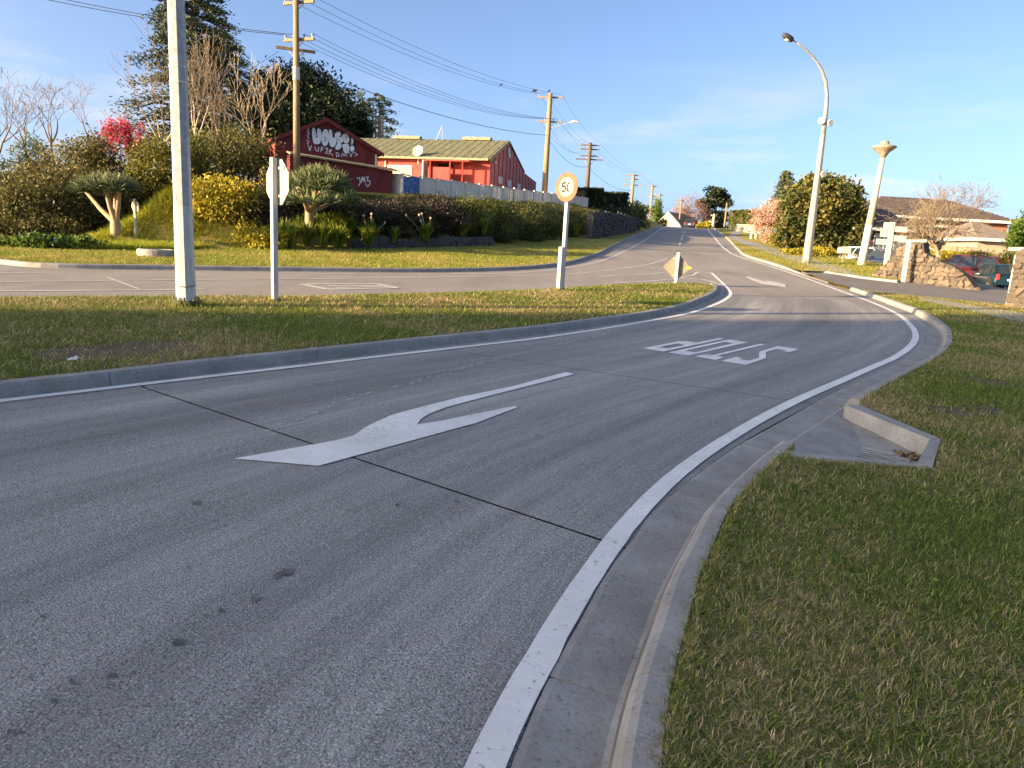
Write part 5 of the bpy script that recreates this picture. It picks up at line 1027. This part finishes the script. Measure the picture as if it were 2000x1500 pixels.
# ---- scrub on the left bank
SG = 'scrub on the bank left of the mast'
SH = [('bushy olive scrub at the left edge beside the road', [(40, 430, 55, 62), (10, 450, 45, 50)], 31.5, F_olive, 7200, .15), ('olive brown scrub below the feathery tree', [(110, 400, 60, 70), (80, 450, 50, 40)], 33, F_brown, 7200, .15), ('rounded brown scrub under the crimson blossom', [(170, 325, 55, 45), (200, 350, 45, 40)], 37, F_brown, 5200, .16), ('dense olive scrub behind the flat topped dragon tree', [(190, 420, 60, 60), (150, 380, 55, 50)], 35, F_brown, 6200, .16), ('dark scrub filling behind the small round sign', [(280, 400, 65, 45), (330, 410, 40, 40)], 37, F_purp, 5200, .17),
      ('golden green upright shrub left of the mast', [(305, 330, 36, 50), (285, 355, 26, 35)], 36, F_gg, 4800, .15), ('golden green upright shrub just right of the mast', [(375, 320, 26, 48)], 37, F_gg, 2600, .15), ('wide olive gold shrub left of the shed', [(470, 310, 58, 46), (430, 330, 40, 40), (510, 330, 30, 35)], 40, F_olive, 7800, .15), ('brown twiggy shrub between mast and olive gold shrub', [(405, 370, 34, 40), (540, 380, 28, 45)], 37, F_brown, 3200, .14),
      ('bright golden mound shrub right of the mast', [(425, 405, 48, 46), (400, 450, 42, 40), (455, 385, 38, 26), (480, 460, 36, 28)], 34.6, F_gold, 12000, .17), ('grey brown shrub between golden mound and stop sign', [(480, 425, 42, 48), (470, 400, 30, 28)], 35.2, F_grey, 6200, .14), ('grey brown shrub right behind the stop sign post', [(565, 425, 38, 44), (590, 400, 28, 30)], 36.6, F_grey, 5200, .14), ('yellow ferny shrub at the foot of the grey shrub', [(510, 472, 36, 20)], 31.9, F_gold, 2200, .15),
      ('low olive scrub at the left edge, nearest the verge', [(20, 462, 55, 30)], 30, F_olive, 5200, .14), ('low brown scrub left of the dragon tree foot', [(95, 462, 52, 28)], 31, F_brown, 5200, .14), ('low leafy green plants at the far left verge', [(30, 482, 40, 12), (80, 480, 28, 16)], 25.8, F_green, 2600, .16), ('low leafy plants beside the red banded peg', [(150, 482, 30, 14), (115, 478, 26, 14)], 26.5, F_green, 2400, .16)]
for lab, L_, Y, mat, n, lf in SH: shrub('shrub', lab, 'shrub', [(b[0], b[1]-3, b[2]*1.12, b[3]*1.15) for b in L_], Y, mat, int(n*1.7), lf*1.1, SG, nclump=90, shell=(.3, 1.))
shrub('feathery_tree', 'feathery blue green wattle tree at the far left', 'tree', [(65, 310, 38, 45), (45, 350, 40, 40), (85, 345, 35, 40)], 38, F_wattle, 6000, .2, cr=.2, asp=.25)
# ---- dragon trees
def dragon(label, base_px, Y, heads, ll, nl=58):
    p = at(*base_px, Y); b = Vector((p.x, Y, min(p.z, float(hz(p.x, Y))))); t = thing('dragon_tree', label, 'tree', b, 'dragon trees'); m = MB(); fork = at(base_px[0], base_px[1]-22, Y)
    m.tube([b-UP*.2, b.lerp(fork, .6), fork], [.26, .2, .2], 9, False); PP = []; WW = []; SS = []; QQ = []
    for k, (x, y, dy) in enumerate(heads):
        h = at(x, y, Y+dy)
        if k % 11 == 2: md = fork.lerp(h, .5)+Vector((0, 0, -.1)); m.tube([fork-UP*.05, md, h], [.12, .10, .07], 7, False)
        n = nl; d = unit(n); d[:, 2] = np.abs(d[:, 2])*1.0-.25; d[:, 2] += .25; d /= np.linalg.norm(d, axis=1)[:, None]; L_ = ll*(.75+.45*rng.random(n)); tt = np.linspace(0, 1, 4)[None, :, None]
        P = np.array(h)[None, None, :]+d[:, None, :]*(L_[:, None, None]*tt); P[:, :, 2] -= .22*L_[:, None]*np.linspace(0, 1, 4)[None, :]**2*(1-d[:, 2:3])
        PP.append(P); WW.append(np.array([.035, .045, .035, .004])[None, :]*np.ones((n, 1))); s = np.cross(d, unit(n)); SS.append(s/np.linalg.norm(s, axis=1)[:, None]); QQ.append(np.clip(d[:, 2]*.55+.15+rng.normal(0, .15, n), 0, 1))
    m.build('trunk', pm('dragon_bark', (.30, .20, .11), (.42, .30, .18), 6, .85, .4), t, True); strips('leaf_rosettes', np.concatenate(PP), np.concatenate(WW), np.concatenate(SS), F_drag, t, np.concatenate(QQ))
hd = []
for k in range(64):
    a = k*2.399; r = math.sqrt((k+.5)/64); x = 622+56*r*math.cos(a); hd.append((x, 378-40*math.sqrt(max(0, 1-r*r))+10*rng.random(), r*math.sin(a)*1.5))
for k in range(22):
    a = k*.2856*1.0; hd.append((622+66*math.cos(a), 390+8*rng.random(), 1.75*math.sin(a)))
dragon('rounded dragon tree with thick forked trunk in front of shed', (604, 432), 34, hd, .55, 75)
hd = []
for k in range(36):
    a = k*2.399; r = math.sqrt((k+.5)/36); hd.append((203+52*r*math.cos(a), 372-12*math.sqrt(max(0, 1-r*r))+5*rng.random(), r*math.sin(a)*1.2))
dragon('flat topped dragon tree on the grassy slope at left', (226, 456), 29.5, hd, .58, 70)
# ---- strappy plants along the bank foot
def strap(label, px_, py_, Y, n, ln, spread=.5, droop=.75, wid=.05, mat=F_strap, group='strappy plants along the bank foot'):
    p = at(px_, py_, Y); b = Vector((p.x, Y, max(p.z-.05, float(hz(p.x, Y))+.1))); t = thing('strappy_plant', label, 'plant', b, group); P, W_, S = arcs(b, n, ln, spread, droop, wid, 5, 1.3)
    strips('leaves', P, W_, S, mat, t); return t, b
SGP = [(570, 482, 32.6), (600, 478, 33), (632, 480, 33.2), (660, 482, 33.6), (590, 462, 34.6), (625, 455, 35), (655, 452, 35.4), (680, 462, 35.2), (560, 470, 33.6), (642, 468, 34.2)]
for k, (x, y, Y) in enumerate(SGP): strap('bright green agapanthus clump below the rounded dragon tree, '+('front row, leftmost', 'front row, second from left', 'front row, third from left', 'front row, rightmost', 'back row, leftmost', 'back row, beside the trunk', 'back row, right of the trunk', 'back row, rightmost', 'nearest the stop sign post', 'between front and back rows')[k], x, y, Y, 190, 1.25, .6, .62, .075, group='agapanthus below the dragon tree')
for lab, x, y, Y, n, ln in (('big yellow green flax clump with dry flower heads', 720, 478, 34.6, 260, 1.5), ('drooping flax clump on the dark stone wall', 832, 470, 38.2, 200, 1.25), ('green strappy clump above the dark stone wall end', 905, 462, 41, 200, 1.4), ('small green strappy clump right of the flax', 770, 472, 36.5, 140, 1.0), ('rightmost strappy clump at the stone wall end', 945, 455, 42.5, 170, 1.2), ('small dark strappy tuft left of the speed sign post', 1125, 458, 57, 150, 1.3)):
    t, b = strap(lab, x, y, Y, n, ln, .55, .7, .06)
    if 'dry' in lab or 'drooping' in lab:
        m = MB()
        for k in range(5):
            e = b+Vector((rng.normal(0, .55), rng.normal(0, .4), 1.0+.6*rng.random())); m.tube([b, b.lerp(e, .6)+UP*.15, e], .008, 4, False); m.lathe(e, [(.01, -.05), (.05, .0), (.06, .05), (.01, .1)], 7)
        m.build('dry_flower_stalks', M_ptwig, t)
# ---- shrubs covering the bank below the fence
BG = 'shrubs covering the bank below the fence'
BK = [('dark purple brown shrub left on the bank below the fence', [(770, 415, 46, 34), (745, 428, 34, 30), (770, 445, 40, 18)], 39.5, F_purp, 9000), ('large dark purple brown shrub on the bank below blue panel', [(840, 412, 52, 36), (878, 425, 34, 30), (840, 440, 44, 18)], 41, F_purp, 10000), ('dull green shrub right of the dark purple shrubs', [(905, 408, 38, 34), (925, 430, 34, 34), (900, 450, 36, 18)], 43.5, F_hedge, 9000), ('green shrub on the bank with grassy edge, mid fence', [(955, 415, 36, 38), (985, 440, 34, 38), (965, 458, 34, 22)], 46, F_hedge, 10000), ('tall green bank shrub left of the speed sign', [(1015, 420, 36, 40), (1005, 450, 38, 30), (1030, 462, 30, 16)], 49, F_hedge, 10000), ('green bank shrub directly behind the speed sign', [(1060, 425, 34, 38), (1050, 452, 38, 28), (1075, 462, 26, 14)], 53, F_hedge, 10000), ('green bank shrub just right of the speed sign post', [(1105, 428, 30, 36), (1100, 454, 32, 22)], 58, F_hedge, 8000), ('rounded bank shrub against the tall dark wall', [(1150, 432, 28, 30), (1140, 452, 26, 20)], 63, F_hedge, 7000), ('narrow shrub strip under the white fence, left', [(830, 384, 50, 8), (900, 388, 40, 9)], 46, F_olive, 3200), ('narrow shrub strip under the white fence, right', [(960, 390, 40, 9), (1040, 395, 45, 10), (1110, 402, 35, 9)], 57, F_olive, 3600), ('low dry grass tuft below the shed corner', [(720, 388, 45, 6)], 43, F_olive, 1800), ('dark creeping mat covering the bank below the shed', [(690, 410, 62, 26), (650, 420, 44, 24), (690, 440, 50, 20)], 37.6, F_purp, 9000)]
for lab, L_, Y, mat, n in BK: shrub('shrub', lab, 'shrub', [(b[0], b[1]+(9 if b[0] > 885 and b[1] < 440 else 3), b[2], b[3]*.92) for b in L_], Y, mat, n, .16, BG, asp=.35, nclump=80, cr=.2)
# ---- clipped hedge and things up the hill, left
def hedge(name, label, px0, px1, ytop, ybot, Y0, Y1, mat, n, lf, dep=2.):
    a, b = at(px0, ytop, Y0), at(px1, ytop, Y1); za = at(px0, ybot, Y0).z; d = Vector((b.x-a.x, b.y-a.y, 0)); nn_ = Vector((-d.y, d.x, 0)).normalized()
    t = thing(name, label, 'hedge', (a.x, a.y, za)); u = rng.random(n); v = rng.random(n); s = rng.random(n); side = rng.integers(0, 4, n)
    v = np.where(side == 0, 1-.03*rng.random(n), v); s = np.where(side == 1, .04*rng.random(n), np.where(side == 2, 1-.04*rng.random(n), s))
    bumpy = .12*np.sin(u*23)+.1*np.sin(v*9+u*11); top = a.z+(b.z-a.z)*u; P = np.stack([a.x+d.x*u+nn_.x*(s*dep+bumpy), a.y+d.y*u+nn_.y*(s*dep+bumpy), za+(top-za)*v+.08*rng.normal(size=n)], 1)
    leaves('foliage', P, lf, lf*.6, mat, t, .5+.3*np.sin(u*31)*np.cos(v*13))
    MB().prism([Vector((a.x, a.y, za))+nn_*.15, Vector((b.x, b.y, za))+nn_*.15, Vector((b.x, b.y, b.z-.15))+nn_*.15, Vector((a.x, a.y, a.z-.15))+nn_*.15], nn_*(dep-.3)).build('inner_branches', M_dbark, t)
    return t
hedge('clipped_hedge', 'tall square clipped dark hedge at the end of the white fence', 1146, 1180, 370, 420, 78, 83, F_dark, 9000, .3); hedge('clipped_hedge', 'lower clipped dark hedge section stepping down to the right', 1180, 1229, 378, 424, 83, 92, F_dark, 9000, .3)
shrub('shrub', 'dark shrub hanging over the wall below the clipped hedge', 'shrub', [(1200, 428, 30, 18), (1225, 438, 24, 18)], 78, F_dark, 4200, .26, BG); shrub('shrub', 'dark roadside shrub right of the tall dark wall', 'shrub', [(1248, 435, 20, 18), (1240, 415, 14, 20)], 88, F_hedge, 3600, .26, BG)
shrub('tree', 'rounded green tree between the far power poles', 'tree', [(1283, 412, 10, 20), (1290, 430, 10, 12)], 142, F_green, 2400, .4); shrub('tree', 'small green tree right of the clipped hedge top', 'tree', [(1256, 410, 11, 9), (1250, 420, 10, 9)], 122, F_hedge, 1500, .35); shrub('shrub', 'low russet shrubs left of the far gable house', 'shrub', [(1293, 438, 10, 12)], 124, F_brown, 1200, .3, BG)
# russet bare tree and pine at the crest
p = at(1345, 447, 135); bz = p.z-3; b = Vector((p.x, 135, bz)); t, P_ = bare_tree('bare_tree', 'rounded russet leafless tree at the top of the road', b, at(1345, 383, 135).z-bz, .22, M_bark, M_twig, 'leafless trees', depth=5, spread=.5, trop=.1, n0=5, kids=(3, 4), trunk=.22, ratio=.72)
P, Q = clumps(blobs_px([(1348, 412, 28, 30), (1330, 425, 20, 20), (1362, 430, 20, 18)], 135), 5200, 60, .22); leaves('twig_haze', P, .55, .05, F_pinkt, t, Q)
shrub('pine_tree', 'tall spreading pine right of the russet tree', 'tree', [(1395, 375, 17, 11), (1382, 398, 19, 10), (1410, 395, 17, 10), (1420, 388, 8, 8), (1375, 412, 12, 6), (1400, 425, 22, 14), (1398, 445, 18, 10)], 140, F_cedar, 6500, .6, cr=.22, nclump=80); q = at(1398, 440, 140); MB().tube([q-UP*4, at(1397, 400, 140), at(1395, 375, 140)], [.4, .3, .1], 7).build('trunk', M_bark, [o for o in COL.objects if o.name.startswith('pine_tree')][0])
for lab, L_, Y, mat in (('low golden shrubs under the pine', [(1375, 443, 14, 7), (1385, 438, 9, 8)], 128, F_gold), ('brown shrubs below the russet tree', [(1335, 440, 14, 10), (1356, 442, 12, 7)], 130, F_brown)): shrub('shrub', lab, 'shrub', L_, Y, mat, 1300, .35, BG)
hedge('clipped_hedge', 'long green hedge at the top right of the road', 1424, 1500, 412, 446, 122, 108, F_hedge, 9000, .4, 2.5)
# right side
conifer('norfolk_pine', 'blue green Norfolk pine rising behind pink blossom tree', 1537, 420, 336, 88, 34, F_wattle, 60, 60, .36, -.12, .5, .15, .85, tr=.2)
shrub('blossom_tree', 'pale pink blossom tree left of the big magnolia', 'tree', [(1505, 418, 32, 24), (1488, 430, 18, 20), (1520, 405, 22, 16)], 74, F_pink, 8000, .2, cr=.2, nclump=110, shell=(.3, 1.))
shrub('magnolia_tree', 'large dense magnolia with bronze green leaves behind curved lamp', 'tree', [(1605, 400, 66, 50), (1640, 440, 50, 52), (1570, 440, 48, 46), (1658, 385, 26, 24), (1590, 370, 42, 26), (1610, 470, 55, 34), (1560, 410, 30, 34), (1672, 420, 18, 16), (1540, 455, 20, 22), (1625, 358, 20, 12), (1570, 368, 18, 14), (1668, 470, 22, 24)], 56, F_mag, 34000, .32, asp=.5, nclump=170, cr=.16)
for lab, L_, Y, mat, n in (('golden green shrub left of magnolia foot', [(1530, 465, 22, 18)], 62, F_gg, 2600), ('yellow flowering ground shrub below the curved lamp', [(1565, 494, 30, 7)], 50, F_gold, 1800), ('yellow flowering ground shrub right of curved lamp', [(1605, 493, 26, 9), (1625, 496, 18, 7)], 52, F_gold, 2200), ('bright yellow green shrub under the balustrade', [(1860, 500, 45, 9), (1830, 503, 22, 7)], 49, F_gold, 2600), ('rounded golden shrub right of the red car roof', [(1920, 507, 18, 14), (1900, 500, 18, 10)], 49, F_gg, 1800), ('spiky golden shrub above the teal hatchback', [(1965, 515, 26, 18)], 46.5, F_gg, 2800), ('pinkish low shrub beside the letter boxes', [(1502, 462, 14, 14)], 68, F_pink, 900), ('dark low hedge below the wing windows', [(1720, 500, 50, 8)], 53, F_hedge, 2400)):
    shrub('shrub', lab, 'shrub', L_, Y, mat, n, .17, 'garden shrubs on the right', nclump=50)
shrub('broadleaf_tree', 'glossy green bush at the right picture edge above pier', 'tree', [(1995, 462, 30, 34), (2030, 450, 45, 45)], 36, F_green, 6000, .17, asp=.5, nclump=80, cr=.16)
# shelter belt to the left of and behind the camera: its shadow lies over the foreground
LB = ['nearest the crossing road', 'second from the crossing road', 'third from the crossing road', 'fourth from the crossing road', 'fifth from the crossing road', 'last before the end', 'at the far end']
for k in range(7):
    y = -19.3-3.6-k*5.4; x = -75-rng.random()*1.5; gz = float(hz(x, y)); hgt = 24+rng.random()*2; b = Vector((x, y, gz)); t = thing('shelter_belt_tree', 'tall dense evergreen of the shelter belt left outside the picture, '+LB[k], 'tree', b, 'shelter belt evergreens')
    MB().tube([b, b+UP*hgt*.6, b+UP*hgt*.95], [.35, .2, .05], 7).build('trunk', M_dbark, t)
    u = rng.random(6000); a = rng.random(6000)*6.283; rr = 3.7*(1-.2*u)*np.sqrt(.3+.7*rng.random(6000)); P = np.stack([x+rr*np.cos(a), y+rr*np.sin(a), gz+.2+u*(hgt-.2)], 1); leaves('crown', P, 1.15, .75, F_dark, t)
# ================================================================== grass blades
def grass_mat(name, g, gl, s, sl_, lo, hi):
    m = NT(name); a = m.n('ShaderNodeAttribute', attribute_name='rnd').outputs['Fac']; v = m.coord('Object'); big = m.noise(v, .42, 5, .65); fine_ = m.noise(v, 9, 6, .7)
    k = m.math('ADD', m.math('ADD', m.math('MULTIPLY', big, .7), m.math('MULTIPLY', fine_, .3)), m.math('MULTIPLY', m.math('SUBTRACT', m.math('FRACT', m.math('MULTIPLY', a, 7.31)), .5), .26))
    c = m.mix(m.ramp(k, [(lo, (0, 0, 0)), (hi, (1, 1, 1))]), m.ramp(a, [(0, g), (1, gl)]), m.ramp(a, [(0, s), (1, sl_)]))
    d = m.n('ShaderNodeBsdfPrincipled', {'Base Color': c, 'Roughness': .6, 'Specular IOR Level': .2}); t = m.n('ShaderNodeBsdfTranslucent', {0: c}); x = m.n('ShaderNodeMixShader', {0: .3, 1: d.outputs[0], 2: t.outputs[0]}); m.t.links.new(x.outputs[0], m.o.inputs[0]); return m.m
M_gr = grass_mat('lawn_blades', (.07, .105, .012), (.25, .30, .04), (.27, .195, .085), (.66, .51, .27), .485, .60); M_gr2 = grass_mat('verge_blades', (.13, .18, .02), (.36, .38, .05), (.34, .27, .08), (.58, .46, .15), .47, .64); M_long = grass_mat('long_slope_grass', (.20, .26, .02), (.42, .46, .045), (.42, .36, .04), (.62, .52, .09), .46, .62)
SOIL = [(*gp(1855, 803, .12), .22), (*gp(1925, 800, .12), .2), (*gp(1935, 745, .12), .3), (*gp(150, 690, .12), .45), (*gp(290, 680, .12), .5)]
M_earth = pm('bare_earth', (.075, .05, .032), (.16, .11, .07), 14, .95, .8, dist=.03)
for sx_, sy_, sr in SOIL:
    a = np.linspace(0, 6.283, 19)[:-1]; q = np.stack([sx_+sr*(.7+.5*rng.random(18))*np.cos(a), sy_+sr*1.2*(.7+.5*rng.random(18))*np.sin(a)], 1)
    sheet('bare_earth', q, M_earth, .1285 if sx_ < 0 else .1215, None, hlot, fine=.12)['kind'] = 'structure'
def frustum(x, y, z, mg=140):
    p = np.stack([x, y, z-CZ], 1); zf_ = p@fw; u = CX+F*(p@rt)/np.maximum(zf_, .05); v = CY-F*(p@up)/np.maximum(zf_, .05)
    return (zf_ > .2) & (u > -mg) & (u < 2000+mg) & (v > -mg) & (v < 1500+mg*2)
def grass(name, poly, zf_, mat, dens, label, hgt, wid, rmax=60, rmin=0, kpow=1.5, box=None, edge=None):
    A = np.array(poly); lo = A.min(0); hi = A.max(0)
    if box: lo = np.maximum(lo, box[:2]); hi = np.minimum(hi, box[2:])
    X = []; 
    for _ in range(60):
        n = 200000; x = lo[0]+(hi[0]-lo[0])*rng.random(n); y = lo[1]+(hi[1]-lo[1])*rng.random(n); r = np.hypot(x, y)
        area = (hi[0]-lo[0])*(hi[1]-lo[1]); want = dens*np.clip(3./np.maximum(r, .5), 0, 1.4)**kpow; pr = want*area/n/60
        k = (rng.random(n) < pr) & (r < rmax) & (r > rmin); x, y = x[k], y[k]; k = inside(x, y, poly); x, y = x[k], y[k]
        z = zf_(x, y); k = frustum(x, y, z); X.append(np.stack([x[k], y[k], z[k]], 1))
    if edge is not None:
        m_ = 9000; e = resample(edge, .1); e = e[(e[:, 1] > .3) & (np.hypot(e[:, 0]-edge[-1, 0], e[:, 1]-edge[-1, 1]) > .45)]; pe = 1/np.maximum(np.hypot(e[:, 0], e[:, 1]), 2.); q = e[rng.choice(len(e), m_, p=pe/pe.sum())]+rng.normal(0, .022, (m_, 2)); X.append(np.column_stack([q, zf_(q[:, 0], q[:, 1])+.004]))
    B = np.concatenate(X)
    for sx_, sy_, sr in SOIL: B = B[(np.hypot(B[:, 0]-sx_, (B[:, 1]-sy_)*.75) > sr*(.5+.8*rng.random(len(B)))) | (rng.random(len(B)) < .3)]
    n = len(B); r = np.hypot(B[:, 0], B[:, 1]); sc = np.clip(r/4., 1, 5)**.62
    az = rng.random(n)*6.283; ln = hgt*(.5+.9*rng.random(n))*np.clip(sc, 1, 1.7); bend = .4+1.0*rng.random(n); d = np.stack([np.cos(az), np.sin(az), np.zeros(n)], 1)
    t = np.array([0, .55, 1.])[None, :, None]; P = B[:, None, :]+d[:, None, :]*(bend*ln)[:, None, None]*t**1.5+np.array([0, 0, 1.])*(ln*(1.05-.58*bend))[:, None, None]*t
    W_ = (wid*sc*(.7+.6*rng.random(n)))[:, None]*np.array([1, .8, .1])[None]; s = np.stack([-d[:, 1], d[:, 0], np.zeros(n)], 1)
    o = strips(name, P, W_, s, mat, None); tag(o, label, 'grass', kind='stuff'); print(name, n); return o
grass('grass', LAWN, lambda x, y: hlot(x, y)+.116, M_gr, 13500, 'short green and straw lawn beside the slip road kerb', .036, .0034, 30, 0, 1.35, (-1, .5, 30, 30), offs(resample(FBa, .2), .19))
grass('grass', ISL, lambda x, y: hlot(x, y)+.125+isl_z(x, y), M_gr, 5200, 'short mixed lawn on the traffic island', .042, .0045, 30, 0, 1.2, (-15, 3, 9, 28))
grass('grass', BANK, lambda x, y: hz(x, y)+.126, M_gr2, 5200, 'sunlit verge grass below the bank', .05, .006, 52, 0, 1.3, (-24, 16, 8, 50))
grass('grass', VERGE, lambda x, y: hz(x, y)+.124, M_gr2, 5200, 'sunlit verge grass beside the hill footpath', .05, .006, 62, 0, 1.35, (12, 28, 34, 60))
SL = gps([(170, 488), (345, 489), (350, 470)], .2, hz); SLP = np.vstack([gps([(110, 487), (180, 489), (345, 490)], .1, hz), [(-12.4, 35), (-15, 37), (-20, 34)]])
grass('grass', SLP, lambda x, y: hz(x, y)+.11, M_long, 30000, 'long yellow green grass on the slope left of the mast', .2, .010, 60, 0, 1.5)
# longer tufts where mowers miss, and flat weeds in the lawn
def tufts(spots, label):
    PP, WW, SS = [], [], []
    for p, n, rad, ln in spots:
        for _ in range(n):
            a = rng.random()*6.283; b = np.array([p[0]+rad*math.cos(a)*(.7+.5*rng.random()), p[1]+rad*math.sin(a)*(.7+.5*rng.random()), p[2]-.01]); P, W_, S = arcs(b, 5, ln, .45, .3, .007, 4, 1.1); PP.append(P); WW.append(W_); SS.append(S)
    tag(strips('grass', np.concatenate(PP), np.concatenate(WW), np.concatenate(SS), M_gr2, None), label, 'grass', kind='stuff')
tufts([(base3(364, 597), 50, .24, .16), (base3(537, 591, .1), 26, .09, .15), (base3(1093, 568, .1), 26, .12, .15), (base3(1319, 555, .06), 18, .1, .14), (base3(1575, 514, .12, hz), 30, .35, .25), (base3(1682, 518, .12, hz), 30, .3, .25), (base3(1727, 541, .12, hz), 20, .18, .22)], 'longer grass tufts round the feet of the posts')
C = []; A_ = []
for k in range(240):
    x, y = 1.5+rng.random()*6, 1.6+rng.random()*9
    if not bool(inside(x, y, LAWN)): continue
    m_ = int(5+6*rng.random()); a = rng.random(m_)*6.283; r_ = .012+.03*rng.random(m_); C.append(np.stack([x+r_*np.cos(a), y+r_*np.sin(a), np.full(m_, float(hlot(x, y))+.137+.012*rng.random())], 1)); A_.append(np.stack([np.cos(a), np.sin(a), np.full(m_, .25)], 1))
tag(leaves('weeds', np.concatenate(C), .034, .018, F_green, None, None, np.concatenate(A_), .3), 'small flat broadleaf weeds scattered through the near lawn', 'weeds', kind='stuff')
